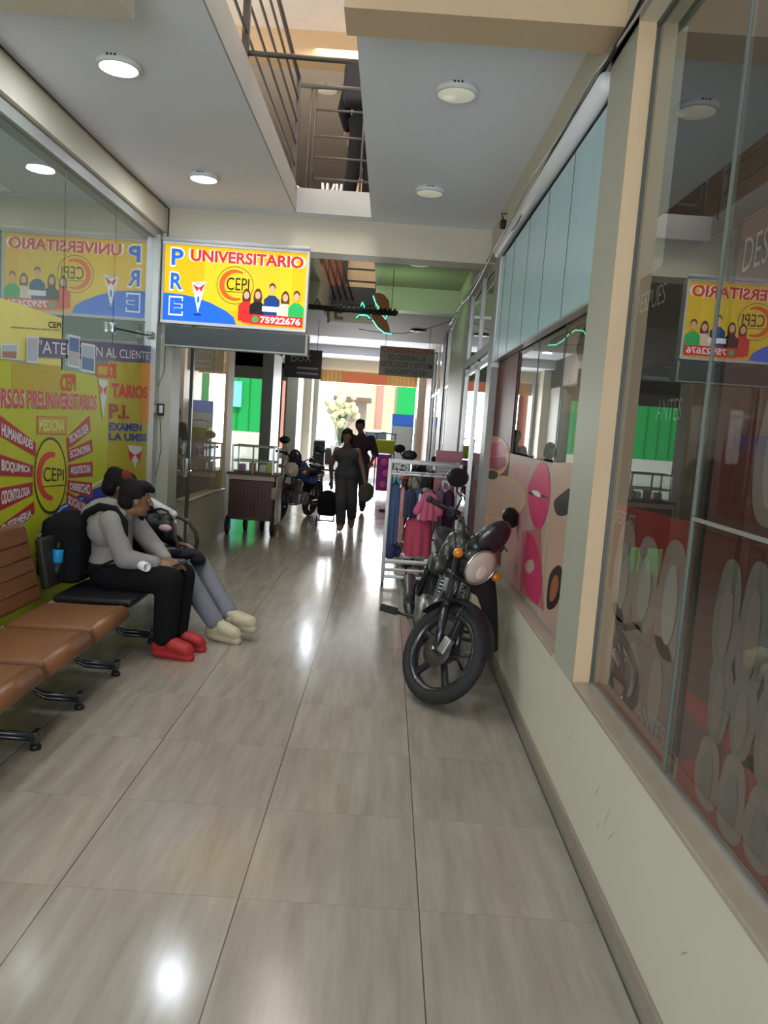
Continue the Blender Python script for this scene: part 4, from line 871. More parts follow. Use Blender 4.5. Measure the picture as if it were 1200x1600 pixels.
k = MB(); R = Euler((.25, 0, .3)).to_matrix(); k.ell((-.255, Y0 - .16, .60), (.125, .02, .155), flat('woven_grey_straw', (.10, .085, .07), .9), R); k.ell((-.25, Y0 - .13, .60), (.07, .06, .085), flat('woven_grey_straw', (.10, .085, .07), .9), R); tag(k.blob('sun_hat', None, .008, 2, 'woven_grey_straw' if 0 else MATS['woven_grey_straw'], .5), 'round brimmed hat carried in the walking woman\'s hand', 'hat')
tr = thing('shopping_trolley', 'dark wheeled shopping trolley pulled behind the walking woman', 'trolley', (-.82, Y0 + .3, 0))
k = MB(); k.mi('blackcloth'); k.box((-.98, Y0 + .15, .17), (-.68, Y0 + .42, .50), None, .09); k.ell((-.83, Y0 + .28, .46), (.13, .12, .10), None); k.blob('bag', tr, .012, 4, 'blackcloth', .5)
k = MB()
for x in (-.95, -.73): k.tube([(x, Y0 + .36, .08), (x, Y0 + .30, .60), (x + .02, Y0 + .25, .86)], .009, 'steel')
k.tube([(-.93, Y0 + .25, .86), (-.71, Y0 + .25, .86)], .012, 'black'); k.tube([(-.98, Y0 + .36, .08), (-.68, Y0 + .36, .08)], .008, 'steel'); k.tube([(-.95, Y0 + .36, .16), (-.95, Y0 + .12, .12), (-.73, Y0 + .12, .12), (-.73, Y0 + .36, .16)], .007, 'steel'); k.build('frame', tr)
for x in (-.99, -.67): MB().lathe((x - .012, Y0 + .36, .075), (1, 0, 0), [(0, 0), (.05, 0), (.075, .004), (.075, .02), (.05, .024), (0, .024)], 'black', 24).build('wheel', tr)
# --- man behind her
Y0 = 13.6
JM = dict(pelvis=(-.47, Y0, .93), chest=(-.46, Y0, 1.22), neck=(-.47, Y0, 1.40), head=(-.50, Y0, 1.53), shR=(-.63, Y0, 1.32), elR=(-.70, Y0, 1.05), haR=(-.68, Y0 - .1, .82),
          shL=(-.29, Y0, 1.32), elL=(-.20, Y0, 1.06), haL=(-.26, Y0 - .16, .92), hipR=(-.54, Y0, .88), knR=(-.55, Y0 - .08, .48), anR=(-.56, Y0, .09), toeR=(-.57, Y0 - .15, .05),
          hipL=(-.39, Y0, .88), knL=(-.38, Y0, .49), anL=(-.37, Y0 + .12, .10), toeL=(-.37, Y0 - .03, .05))
person('man in dark purple short sleeved shirt walking behind the woman', JM, (.1, -1, 0), dict(top=('shirt', flat('dark_plum_cloth', (.06, .03, .05), .8), .5), bottom=('trousers', 'denimdark'), shoe=('shoe', 'black'), baggy=.02), 'skin2', voxel=.011, hair=short_hair)
# --- person on the upper floor
Y0, ZU = 7.95, 3.6
JU = dict(pelvis=(-.42, Y0, ZU + .90), chest=(-.44, Y0, ZU + 1.18), neck=(-.44, Y0, ZU + 1.40), head=(-.44, Y0, ZU + 1.53), shR=(-.60, Y0, ZU + 1.32), elR=(-.66, Y0 + .02, ZU + 1.06), haR=(-.62, Y0 + .12, ZU + .92),
          shL=(-.27, Y0, ZU + 1.32), elL=(-.22, Y0, ZU + 1.06), haL=(-.26, Y0 + .1, ZU + .86), hipR=(-.49, Y0, ZU + .86), knR=(-.53, Y0, ZU + .48), anR=(-.58, Y0, ZU + .09), toeR=(-.60, Y0 + .15, ZU + .05),
          hipL=(-.35, Y0, ZU + .86), knL=(-.36, Y0, ZU + .48), anL=(-.38, Y0 + .02, ZU + .09), toeL=(-.38, Y0 + .17, ZU + .05))
person('dark silhouetted person standing at the railing on the upper floor', JU, (.1, 1, 0), dict(top=('coat', 'blackcloth', 1), bottom=('trousers', 'blackcloth'), shoe=('shoe', 'black'), baggy=.012), 'skin2', voxel=.010, hair=short_hair)
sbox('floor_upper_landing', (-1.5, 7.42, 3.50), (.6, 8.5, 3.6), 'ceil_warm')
k = MB(); k.mi('black'); k.box((-.66, 7.68, 4.62), (-.28, 7.86, 5.02), None, .07); o = k.blob('rucksack', None, .01, 4, flat('black_nylon', (.015, .014, .018), .7), .5); tag(o, 'black rucksack carried by the upstairs person', 'backpack')

# ================================================================== MOTORCYCLES
def motorcycle(label, loc, head_deg, lean, steer, tank='tank_black', guards=True, detail=True, group=None):
    t = thing('motorcycle', label, 'motorcycle', (loc[0], loc[1], 0), group)
    W = Matrix.Translation((loc[0], loc[1], 0)) @ Matrix.Rotation(math.radians(180 + head_deg), 4, 'Z') @ Matrix.Rotation(math.radians(-lean), 4, 'Y')
    ax = V((0, -math.sin(math.radians(26)), math.cos(math.radians(26)))); p0 = V((0, .36, .86))
    ST = W @ Matrix.Translation(p0) @ Matrix.Rotation(math.radians(steer), 4, ax) @ Matrix.Translation(-p0)
    lo = 9.0
    for M_, cy_ in ((ST, .64), (W, -.63)):
        for i in range(72):
            for dx in (-.04, 0, .04): a = 2 * math.pi * i / 72; lo = min(lo, (M_ @ V((dx, cy_ + .296 * math.cos(a), .30 + .296 * math.sin(a)))).z)
    W = Matrix.Translation((0, 0, -lo)) @ W; ST = Matrix.Translation((0, 0, -lo)) @ ST      # lowest tyre point rests on the floor
    def mb(x=W): k = MB(); k.xf = x; return k
    def wheel(c, xf, par, tw):
        w = mb(xf); prof = []
        for i in range(16):
            a = 2 * math.pi * i / 16; prof.append((.252 + .048 * math.cos(a) * (1 if math.cos(a) > 0 else .6), tw * math.sin(a)))
        w.lathe(c, (1, 0, 0), prof, 'blackm', 48, closed=True)
        if detail:
            for i in range(30):
                a = 2 * math.pi * i / 30
                for q in (-1, 1) if 0 else (): w.box(V(c) + V((q * .006 if q > 0 else -.03, -.014, .288)), V(c) + V((.03 if q > 0 else -.006, .006, .2985)), 'blackm', rot=Matrix.Rotation(a, 3, 'X'), piv=c)
        wo = w.build('tyre', par)
        w = mb(xf); w.lathe(c, (1, 0, 0), [(.232, -.035), (.222, -.03), (.205, -.02), (.203, 0), (.205, .02), (.222, .03), (.232, .035), (.238, 0)], 'blackmetal', 48, closed=True)
        for i in range(5):
            a = 2 * math.pi * (i + .12) / 5; R = Matrix.Rotation(a, 3, 'X'); w.box(V(c) + V((-.016, -.017, .03)), V(c) + V((.016, .017, .208)), 'blackmetal', .006, rot=R, piv=c)
        w.lathe(c, (1, 0, 0), [(.0, -.06), (.03, -.06), (.035, -.045), (.055, -.04), (.06, 0), (.055, .04), (.03, .055), (0, .055)], 'blackmetal', 24); w.build('wheel_rim', par)
    fx = V((0, .64, .30)); rx = V((0, -.63, .30))
    wheel(fx, ST, t, .043); wheel(rx, W, t, .052)
    k = mb(ST); k.lathe(fx + V((.062, 0, 0)), (1, 0, 0), [(.05, 0), (.10, 0), (.10, .004), (.05, .004)], 'steel', 32); k.build('brake_disc', t)
    k = mb(ST)
    for q in (-1, 1):
        a = V((q * .085, .655, .29)); b_ = a + ax * .62 + V((0, -.01, 0)); k.tube([a, a + ax * .30], .025, 'blackmetal', 12); k.tube([a + ax * .28, b_], .017, 'steel', 12); k.tube([a + ax * .27, a + ax * .31], .029, 'black', 12)
    k.box((-.11, .35, .82), (.11, .42, .85), 'blackmetal', .01); k.box((-.11, .40, .70), (.11, .47, .73), 'blackmetal', .01)
    k.tube([(-.11, .64, .30), (.11, .64, .30)], .012, 'chrome', 10); k.box((.06, .66, .30), (.10, .72, .40), 'engine', .01); k.build('fork', t)
    k = mb(ST); g = []                                         # front mudguard hugging the wheel
    for i in range(18):
        a = math.radians(24 + i * 7.9); r = .325 + .01 * math.sin(a); row = []
        wv = .062 + .012 * math.sin(math.pi * i / 17)
        for s_ in (-1, -.8, -.4, 0, .4, .8, 1): row.append(fx + V((s_ * wv, math.cos(a) * r - .0, math.sin(a) * r)) * 1 - V((0, math.cos(a), math.sin(a))) * (.035 * abs(s_) ** 3))
        g.append(row)
    k.sheet(g, 'black'); k.sheet([[p + V((0, .0, -.004)) for p in r] for r in g], 'black')
    for q in (-1, 1): k.tube([fx + V((q * .07, 0, .30)), fx + V((q * .085, .0, .18))], .006, 'blackmetal')
    k.build('front_mudguard', t)
    k = mb(ST); k.mi('blackmetal')                              # headlamp shell and dial cowl
    hc = V((0, .50, .835)); k.lathe(hc, (0, 1, -.12), [(.02, -.12), (.07, -.10), (.105, -.04), (.115, .0), (.112, .02), (.0, .02)], 'blackmetal', 28); k.build('headlamp_shell', t)
    k = mb(ST); k.lathe(hc + V((0, .02, -.002)), (0, 1, -.12), [(.110, 0), (.102, .014), (.06, .030), (0, .034)], flat('frosted_lamp_lens', (.62, .52, .45), .15), 28); k.lathe(hc + V((0, .018, -.002)), (0, 1, -.12), [(.110, 0), (.118, .004), (.115, .014), (.108, .010)], 'chrome', 28, closed=True); k.ell(hc + V((0, .050, -.02)), (.04, .006, .05), mat('lamp_reflector_highlight', (.85, .72, .6), rough=.1)); k.build('headlamp_lens', t)
    k = mb(ST); k.mi('black')
    k.ell(hc + V((0, -.03, .16)), (.11, .055, .16), None, Matrix.Rotation(math.radians(-18), 3, 'X')); k.ell(hc + V((0, -.06, .10)), (.105, .07, .09), None); k.blob('windscreen_cowl', t, .009, 3, 'blackmetal', .5)
    for q in (-1, 1):
        k = mb(ST); k.tube([hc + V((q * .07, -.03, -.01)), hc + V((q * .18, -.03, -.0))], .009, 'black'); k.ell(hc + V((q * .195, -.01, 0)), (.035, .03, .03), 'amber', n=14, k=8); k.ell(hc + V((q * .195, -.025, 0)), (.036, .024, .031), 'black', n=14, k=8); k.build('indicator', t)
    hb = V((0, .37, .98))
    k = mb(ST); k.tube([hb + V((-.36, -.13, .03)), hb + V((-.25, -.10, .04)), hb + V((-.16, -.03, .04)), hb + V((-.10, 0, -.04)), hb + V((.10, 0, -.04)), hb + V((.16, -.03, .04)), hb + V((.25, -.10, .04)), hb + V((.36, -.13, .03))], .011, 'blackmetal', 10)
    for q in (-1, 1): k.tube([hb + V((q * .03, 0, -.04)), hb + V((q * .03, 0, -.15))], .014, 'blackmetal')
    k.build('handlebar', t)
    for q in (-1, 1):
        k = mb(ST); k.tube([hb + V((q * .25, -.10, .04)), hb + V((q * .37, -.133, .03))], .018, 'blackm', 12); k.tube([hb + V((q * .37, -.133, .03)), hb + V((q * .385, -.137, .03))], .022, 'blackm', 12); k.box(hb + V((q * .20 - .03, -.11, .01)), hb + V((q * .20 + .03, -.05, .07)), 'black', .01); k.build('grip', t)
        k = mb(ST); k.tube([hb + V((q * .21, -.04, .05)), hb + V((q * .25, -.02, .05)), hb + V((q * .36, -.055, .035))], .005, 'steel'); k.build('lever', t)
        mc = hb + V((q * .27, -.12, .21))
        k = mb(ST); k.tube([hb + V((q * .20, -.08, .06)), hb + V((q * .23, -.06, .14)), mc + V((-q * .02, .01, -.05)), mc], [.006, .006, .007, .01], 'black'); k.build('mirror_stalk', t)
        k = mb(ST); k.mi('black'); k.ell(mc + V((q * .02, 0, .02)), (.088, .022, .060), None, Matrix.Rotation(q * .25, 3, 'Y')); mo = k.blob('mirror', t, .005, 2, 'black', .5)
        k = mb(ST); k.ell(mc + V((q * .02, -.018, .02)), (.076, .008, .050), 'chrome', Matrix.Rotation(q * .25, 3, 'Y')); k.build('mirror_glass', mo)
    k = mb(ST)
    for i, (a, b_) in enumerate((((.14, .32, 1.0), (.04, .5, .86)), ((-.14, .32, 1.0), (-.03, .5, .86)), ((.20, .3, 1.0), (.09, .52, .45)), ((-.2, .3, 1.0), (0, .42, .7)))):
        a, b_ = V(a), V(b_); k.tube([a, a.lerp(b_, .35) + V((.02, .09, .02)), a.lerp(b_, .7) + V((0, .07, 0)), b_], .005, 'black')
    k.build('control_cables', t)
    tk = M[tank] if isinstance(tank, str) and tank in M else tank
    k = mb(); k.mi(tk); k.ell((0, .17, .86), (.125, .22, .115), None); k.ell((0, .05, .83), (.11, .2, .09), None); k.box((-.10, -.08, .72), (.10, .26, .84), None, .05); k.ell((-.10, .26, .80), (.05, .12, .09), None); k.ell((.10, .26, .80), (.05, .12, .09), None); k.blob('fuel_tank', t, .011, 4, tk, .5)
    k = mb(); k.mi('blackm'); k.box((-.12, -.42, .74), (.12, -.08, .82), None, .04); k.box((-.11, -.72, .79), (.11, -.40, .87), None, .04); k.ell((0, -.12, .80), (.11, .12, .05), None); k.blob('seat', t, .011, 4, 'blackm', .5)
    k = mb(); k.mi(tk); k.box((-.13, -.46, .58), (.13, -.16, .72), None, .05); k.box((-.10, -.80, .70), (.10, -.44, .79), None, .04); k.blob('side_panel', t, .011, 4, tk, .5)
    k = mb(); k.tube([(0, .36, .86), (0, .28, .78), (0, -.2, .76), (0, -.75, .76)], .02, 'blackmetal'); k.tube([(0, .40, .72), (0, .34, .5), (0, .26, .27), (0, .0, .24), (0, -.15, .3), (0, -.2, .74)], .019, 'blackmetal')
    for q in (-1, 1): k.tube([(q * .10, -.15, .32), (q * .10, -.63, .30)], .016, 'blackmetal'); k.tube([(q * .11, -.6, .34), (q * .10, -.42, .68)], .026, 'blackmetal', 12); k.tube([(q * .10, -.3, .72), (q * .10, -.85, .80)], .01, 'blackmetal')
    k.build('chassis', t)
    k = mb(); k.box((-.13, -.12, .28), (.13, .22, .46), 'engine', .03); k.lathe((.10, .0, .37), (1, 0, 0), [(0, .06), (.07, .06), (.10, .04), (.105, 0), (.0, 0)], 'engine', 24); k.lathe((-.10, .0, .37), (-1, 0, 0), [(0, .06), (.07, .06), (.10, .04), (.105, 0), (.0, 0)], 'engine', 24)
    for i in range(8): k.box((-.085, .08, .46 + i * .024), (.085, .24, .472 + i * .024), 'engine', .003)
    k.box((-.06, .10, .46), (.06, .22, .66), 'engine'); k.build('engine', t)
    k = mb(); k.tube([(.05, .24, .56), (.09, .34, .50), (.12, .33, .34), (.14, .18, .24), (.16, -.2, .26)], .019, 'engine', 10); k.tube([(.16, -.15, .26), (.18, -.3, .30), (.19, -.78, .40)], [.025, .042, .048], 'blackmetal', 14); k.build('exhaust', t)
    k = mb(); k.tube([(-.33, .02, .31), (.33, .02, .31)], .011, 'blackmetal'); k.build('footpeg_bar', t)
    for q in (-1, 1): k = mb(); k.box((q * .33 - .06, -.01, .295), (q * .33 + .06, .05, .335), 'blackm', .008); k.build('footpeg', t)
    if guards:
        for q in (-1,):
            k = mb(); k.tube([(q * .05, .36, .66), (q * .20, .38, .62), (q * .27, .36, .48), (q * .22, .33, .34), (q * .05, .30, .32)], .012, 'blackmetal', 10); k.build('crash_bar', t)
            k = mb(); g = []
            for i in range(9):
                u = i / 8; row = []
                for j in range(6):
                    v = j / 5; row.append((q * (.08 + .25 * u ** .75 + .03 * math.sin(math.pi * v)), .42 - .10 * v + .03 * math.sin(math.pi * u), .74 - .40 * u ** 1.6 + (v - .5) * .25 * math.sin(math.pi * min(1, (1 - u) * .8 + .02))))
                g.append(row)
            k.sheet(g, 'black'); k.sheet([[V(p) - V((0, .008, 0)) for p in r] for r in g], 'black'); k.build('leg_shield', t)
    k = mb(); g = []
    for i in range(14):
        a = math.radians(20 + i * 11.5); g.append([rx + V((s_ * .075, math.cos(a) * .345, math.sin(a) * .345 - .03 * abs(s_))) for s_ in (-1, -.5, 0, .5, 1)])
    k.sheet(g, 'black'); k.box((-.05, -.92, .66), (.05, -.88, .72), M['red'], .01); k.build('rear_mudguard', t)
    k = mb(); k.tube([(-.10, -.08, .28), (-.17, -.05, .14), (-.27, .02, .035 + .27 * math.sin(math.radians(lean)) * 0)], .010, 'blackmetal'); k.build('side_stand', t)
    return t
M['tank_black'] = tone('satin_black_paint', (.030, .032, .032), rough=.3, coat=.3, var=.05)
moto = motorcycle('black motorcycle parked nose-first beside the lip poster wall, wheel turned right', (.345, 4.93), 0, 12, 41)
motorcycle('motorcycle with blue and red panels on the left of the corridor beside the cart', (-1.40, 12.0), -15, 8, 6, tank=mat('blue_red_paint', (.03, .06, .22), rough=.3), guards=False, detail=False)
motorcycle('dark motorcycle standing directly behind the clothes rack', (.40, 8.9), -8, 8, 12, guards=False, detail=False)
motorcycle('dark motorcycle farthest along the right wall behind the clothes rack', (.30, 11.0), 0, 6, 20, tank='red', guards=False, detail=False)

# ================================================================== CLOTHES RACK
RY = 7.42
rack = thing('clothes_rack', 'white tubular garment rack on castors behind the black motorcycle', 'clothes rack', (.38, RY, 0))
k = MB(); x0, x1, yb = .045, .735, RY + .36
for x in (x0, x1): k.tube([(x, RY, .06), (x, RY, 1.25)], .018, 'white'); k.tube([(x, yb, .06), (x, yb, 1.25)], .018, 'white'); k.tube([(x, RY, 1.13), (x, yb, 1.13)], .010, 'white')
for z, r in ((1.235, .014), (1.12, .011), (.26, .016), (.175, .010), (.10, .016)):
    for y in (RY, yb): k.tube([(x0, y, z), (x1, y, z)], r, 'white')
for i in range(12): x = x0 + (x1 - x0) * i / 11; k.tube([(x, RY, .26), (x, yb, .26)], .004, 'white', 6); k.tube([(x, RY, .105), (x, yb, .105)], .004, 'white', 6)
k.tube([(.17 + .045 * math.cos(2 * math.pi * i / 20), RY - .01, 1.175 + .045 * math.sin(2 * math.pi * i / 20)) for i in range(20)], .006, 'white', 6, closed=True)
k.build('frame', rack)
for x in (x0, x1):
    for y in (RY, yb): MB().lathe((x - .012, y, .032), (1, 0, 0), [(0, 0), (.028, 0), (.032, .004), (.032, .02), (.028, .024), (0, .024)], 'black', 16).build('castor', rack)
def cloth(x0_, x1_, z1, z0, m, label, cat, name, y=RY + .05, th=.05, flare=.0, folds=3, sleeves=False, legs=False):
    k = MB(); m = M[m] if isinstance(m, str) else m; rows = 14; cols = 17
    def side(sg):
        g = []
        for i in range(rows):
            v = i / (rows - 1); z = z1 + (z0 - z1) * v; row = []
            for j in range(cols):
                u = j / (cols - 1); xm = (x0_ + x1_) / 2; w = (x1_ - x0_) / 2 * (.62 + .38 * min(1, v * 6) + flare * v)
                x = xm + (u * 2 - 1) * w; e = math.sqrt(max(0, 1 - (u * 2 - 1) ** 2))
                zz = z - (.035 * abs(u * 2 - 1) if i == 0 else 0) + .008 * math.sin(u * 9 + x0_ * 40) * v
                row.append((x, y + sg * (th * e + .001) * (.5 + .5 * min(1, v * 3)) + .014 * v * math.sin(u * math.pi * folds * 2 + x0_ * 30), zz))
            g.append(row)
        return g
    a = side(-1); b = side(1); k.sheet(a, m); k.sheet([r[::-1] for r in b], m)
    o = k.build('garment', None); o.name = name
    if sleeves:
        for q in (-1, 1):
            s_ = MB(); xs = x0_ + .02 if q < 0 else x1_ - .02; s_.mi(m); s_.cap((xs - q * .02, y, z1 - .05), .035, (xs + q * .045, y - .01, z1 - .20), .042); s_.blob('sleeve', o, .008, 2, m, .5)
    h = MB(); xm = (x0_ + x1_) / 2; h.tube([(x0_ + .02, y, z1 - .02), (xm, y, z1 + .03), (x1_ - .02, y, z1 - .02)], .005, 'black', 6); h.tube([(xm, y, z1 + .03), (xm, y, 1.125), (xm + .015, y, 1.14), (xm + .025, y, 1.125)], .003, 'steel', 6)
    h.build('hanger', o)
    return tag(o, label, cat, 'garments on the clothes rack')
cloth(.06, .17, 1.02, .42, 'denim', 'long blue jeans at the left end of the rack', 'jeans', 'jeans', th=.04)
cloth(.08, .15, 1.03, .48, flat('olive_black_cloth', (.05, .055, .04), .8), 'dark olive jacket at the left end of the rack, behind the jeans', 'jacket', 'hanging_jacket', y=RY + .18, th=.05)
cloth(.16, .215, 1.0, .44, 'floral', 'narrow pink patterned dress beside the blue jeans', 'dress', 'dress', th=.03)
cloth(.205, .315, .98, .70, 'denimdark', 'dark blue denim shorts in the middle of the rack', 'shorts', 'denim_shorts', y=RY + .03, th=.04)
cloth(.285, .40, .98, .69, 'denim', 'mid blue denim shorts next to the pink shirt', 'shorts', 'denim_shorts', y=RY + .10, th=.04)
cloth(.36, .53, .97, .69, 'pink', 'bright pink short sleeved shirt with pale edge', 'shirt', 'pink_shirt', y=RY - .02, th=.045, flare=.15, sleeves=True)
cloth(.34, .372, .96, .69, 'white', 'cream strip of a pale top beside the pink shirt', 'top', 'cream_top', y=RY - .03, th=.02)
cloth(.24, .50, .72, .32, 'rose', 'long crimson pink skirt hanging below the shirts', 'skirt', 'skirt', y=RY + .06, th=.06, flare=.1)
cloth(.52, .60, 1.0, .55, flat('purple_grey_cloth', (.14, .12, .20), .8), 'grey purple top at the right part of the rack', 'top', 'purple_top', y=RY + .1, th=.05)
cloth(.60, .71, 1.0, .50, flat('plum_dark_cloth', (.06, .02, .05), .8), 'dark plum blouse at the right end of the rack', 'blouse', 'blouse', y=RY + .14, th=.05)
k = MB(); k.mi('denim'); k.ell((.10, RY + .06, .35), (.07, .07, .09), None); k.ell((.17, RY + .1, .34), (.05, .06, .06), None); tag(k.blob('denim_bundle', None, .008, 3, flat('navy_bundle_cloth', (.035, .045, .13), .85), .5), 'navy cloth bundle on the lower shelf of the rack', 'cloth')
for i, (x, y, w, cc, lb) in enumerate(((.26, RY + .12, .07, (.62, .62, .60), 'white folded cloth piled in the middle of the rack shelf'), (.40, RY + .14, .08, (.5, .48, .42), 'cream patterned cloth on the right of the rack shelf'))):
    k = MB(); k.mi('white')
    for j in range(5): k.ell((x + .03 * math.sin(j * 2.1), y + .02 * math.cos(j * 3), .285 + .012 * j), (w, .07, .022), None, rotz(j * .7))
    tag(k.blob('folded_cloth', None, .007, 2, flat('folded_cloth_%d' % i, cc, .9), .5), lb, 'cloth')
for i, x in enumerate((.15, .29, .44)):
    k = MB(); k.mi('white'); k.box((x, RY + .04, .115), (x + .12, RY + .28, .15 + .01 * (i % 2)), None, .015); tag(k.blob('folded_cloth', None, .008, 2, flat('pale_fold_%d' % i, ((.6, .58, .5), (.55, .4, .4), (.65, .66, .66))[i], .9), .6), ('beige', 'dusty pink', 'pale grey')[i] + ' folded cloth on the bottom shelf of the rack', 'cloth')

# --- pink signboard behind the rack
bd = thing('signboard', 'pink and white board with a script letter behind the motorcycle mirror', 'signboard', (.68, 8.0, 0))
k = MB(); k.box((.52, 8.02, .50), (.80, 8.05, 1.36), flat('dusty_pink_board', (.50, .20, .26))); k.box((.54, 8.012, 1.08), (.78, 8.02, 1.24), flat('lilac_white_board', (.55, .52, .60))); k.build('panel', bd)
k = MB(); k.text('R', [(.60, 8.01, 1.05), (.73, 8.01, 1.05), (.73, 8.01, .84), (.60, 8.01, .84)], 'white', 0); k.build('letter', bd)
k = MB()
for i in range(4): k.box((.56, 8.008, 1.11 + i * .03), (.76 - .02 * (i % 3), 8.012, 1.118 + i * .03), flat('grey_line_print', (.3, .3, .36)))
k.build('printed_lines', bd)

# ================================================================== FOOD CART
ct = thing('vending_cart', 'dark wooden vending cart with glass case and rubber wheels', 'cart', (-1.75, 10.3, 0))
cx0, cx1, cy0, cy1 = -2.06, -1.46, 10.08, 10.55
k = MB(); k.box((cx0, cy0, .20), (cx1, cy1, .73), 'wood', .008)
for i in range(13): x = cx0 + .02 + i * (cx1 - cx0 - .04) / 12; k.box((x - .002, cy0 - .004, .22), (x + .002, cy0, .72), 'black')
k.box((cx0 - .01, cy0 - .01, .20), (cx1 + .01, cy0, .25), 'wood'); k.build('body', ct)
k = MB(); k.box((cx0 - .005, cy0 - .012, .735), (cx1 + .005, cy1, .80), 'beige', .004); k.build('counter_band', ct)
k = MB(); k.box((cx0 - .03, cy0 - .03, .80), (cx1 + .03, cy1 + .02, .825), 'wood', .006); k.build('counter_top', ct)
k = MB()
for x in (cx0 + .03, cx1 - .03):
    for y in (cy0 + .03, cy1 - .03): k.box((x - .012, y - .012, .825), (x + .012, y + .012, 1.18), 'alu')
for z in (.97, 1.17):
    for y in (cy0 + .03, cy1 - .03): k.box((cx0 + .03, y - .01, z), (cx1 - .03, y + .01, z + .02), 'greyframe')
    for x in (cx0 + .03, cx1 - .03): k.box((x - .01, cy0 + .03, z), (x + .01, cy1 - .03, z + .02), 'greyframe')
k.box(((cx0 + cx1) / 2 - .01, cy0 + .02, .825), ((cx0 + cx1) / 2 + .01, cy0 + .04, 1.18), 'greyframe'); k.build('case_frame', ct)
k = MB(); k.box((cx0 + .03, cy0 + .028, .83), (cx1 - .03, cy0 + .034, 1.17), 'glass_p'); k.build('case_glass', ct)
k = MB(); k.box((cx1 + .02, cy0 + .02, .15), (cx1 + .045, cy1, .80), 'beige', .004); k.build('side_board', ct)
k = MB(); k.mi('beige'); k.box((cx1 - .02, cy0 - .10, .50), (cx1 + .06, cy0 + .04, .66), None, .03); tag(k.blob('cloth_bag', None, .01, 3, flat('grey_beige_bag_cloth', (.34, .29, .26), .9), .5), 'grey beige bag hanging on the corner of the cart', 'bag')
for x, y, r in ((cx0 + .0, cy0 + .02, .12), (cx1 + .0, cy0 + .02, .13), (cx0 + .17, cy1 - .05, .10), (cx1 - .2, cy1 - .05, .10)):
    MB().lathe((x - .025, y, r), (1, 0, 0), [(0, 0), (r * .7, 0), (r, .008), (r, .045), (r * .7, .05), (0, .05)], 'blackm', 28).build('wheel', ct)
for i, (x, cc) in enumerate(((-1.94, (.7, .4, .6)), (-1.80, (.75, .3, .2)), (-1.66, (.85, .85, .8)), (-1.56, (.8, .7, .2)))):
    k = MB(); k.box((x - .045, 10.3, .83), (x + .045, 10.42, .93 + .02 * (i % 2)), flat('snack_packet_%d' % i, cc), .01); tag(k.build('snack_packet'), ('lilac', 'orange red', 'white', 'yellow')[i] + ' snack packet inside the glass case of the cart', 'packet')
# small table, chair and cooler seen behind the left glass
cl = thing('display_cooler', 'blue topped display cooler behind the low window wall', 'cooler', (-2.9, 9.6, 0))
k = MB(); k.box((-3.3, 9.5, 0), (-2.75, 10.0, 1.55), 'greyframe', .01); k.build('cabinet', cl)
k = MB(); k.box((-3.3, 9.49, 1.55), (-2.75, 10.0, 1.78), flat('blue_cooler_header', (.05, .12, .42), emit=.3), .01); k.build('header', cl)
k = MB(); k.box((-3.25, 9.48, .4), (-2.8, 9.5, 1.5), flat('pale_bottle_rows', (.35, .36, .38))); k.build('glass_door', cl)
ch = thing('dining_chair', 'dark upholstered chair behind the glass door on the left', 'chair', (-2.8, 8.8, 0))
k = MB(); k.box((-3.0, 8.65, .42), (-2.6, 9.05, .48), 'greyframe', .02); k.build('seat', ch); k = MB(); k.box((-3.0, 9.02, .5), (-2.6, 9.07, .95), 'greyframe', .02); k.build('backrest', ch)
for x in (-2.97, -2.63):
    for y in (8.68, 9.02): MB().tube([(x, y, 0), (x, y, .42)], .013, 'steel').build('leg', ch)
cu = thing('curtain', 'beige vertical curtain inside the left shop', 'curtain', (-3, 10, 0))
k = MB(); k.sheet([[(-4.4 + j * .05, 10.05 + .025 * math.sin(j * 1.9), z) for j in range(29)] for z in (1.75, 2.7)], flat('beige_curtain_cloth', (.55, .45, .32), .8)); k.build('cloth', cu)

# ================================================================== HANGING SIGNS, NEON
def hsign(name, label, x0, x1, z0, z1, y, m): 
    t = thing(name, label, 'sign', ((x0 + x1) / 2, y, z0)); k = MB(); k.box((x0, y, z0), (x1, y + .02, z1), m, .003); k.build('board', t)
    k = MB()
    for x in (x0 + .08, x1 - .08): k.tube([(x, y + .01, z1), (x, y + .01, 3.1)], .004, 'steel', 6)
    k.build('hanger_wires', t); return t
t = hsign('prohibition_sign', 'grey board with mirrored PROHIBIDO wording hanging at the right', -.21, .63, 2.35, 2.80, 12.0, flat('grey_brown_board', (.26, .22, .20)))
k = MB()
for i, (s_, m_, a_, b_) in enumerate((('PROHIBIDO', 'red', .02, .98), ('EL INGRESO DE', 'black', .16, .84), ('MOTOS Y BICICLETAS', 'black', .02, .98), ('NO AUTORIZADAS', 'black', .12, .88))):
    zt_ = 2.785 - i * .108; xa, xb = .63 - .84 * a_, .63 - .84 * b_
    k = MB(); k.text(s_, [(xa, 11.997, zt_), (xb, 11.997, zt_), (xb, 11.997, zt_ - .078), (xa, 11.997, zt_ - .078)], m_ if m_ == 'black' else flat('faded_red_lettering', (.38, .05, .05)), .01); k.build('lettering', t)
t = hsign('hanging_sign', 'dark plum board with cursive word hanging at the left of the corridor', -1.68, -1.10, 2.22, 2.66, 12.0, flat('dark_plum_board', (.05, .035, .045)))
k = MB(); k.text('Box', [(-1.58, 11.997, 2.62), (-1.27, 11.997, 2.64), (-1.27, 11.997, 2.48), (-1.58, 11.997, 2.46)], flat('grey_sign_lettering', (.35, .33, .34)), -.01)
k.build('lettering', t)
for i in range(2): k = MB(); k.box((-1.48, 11.996, 2.36 - i * .08), (-1.15, 11.999, 2.39 - i * .08), flat('grey_sign_lettering', (.35, .33, .34))); k.build('small_print', t)
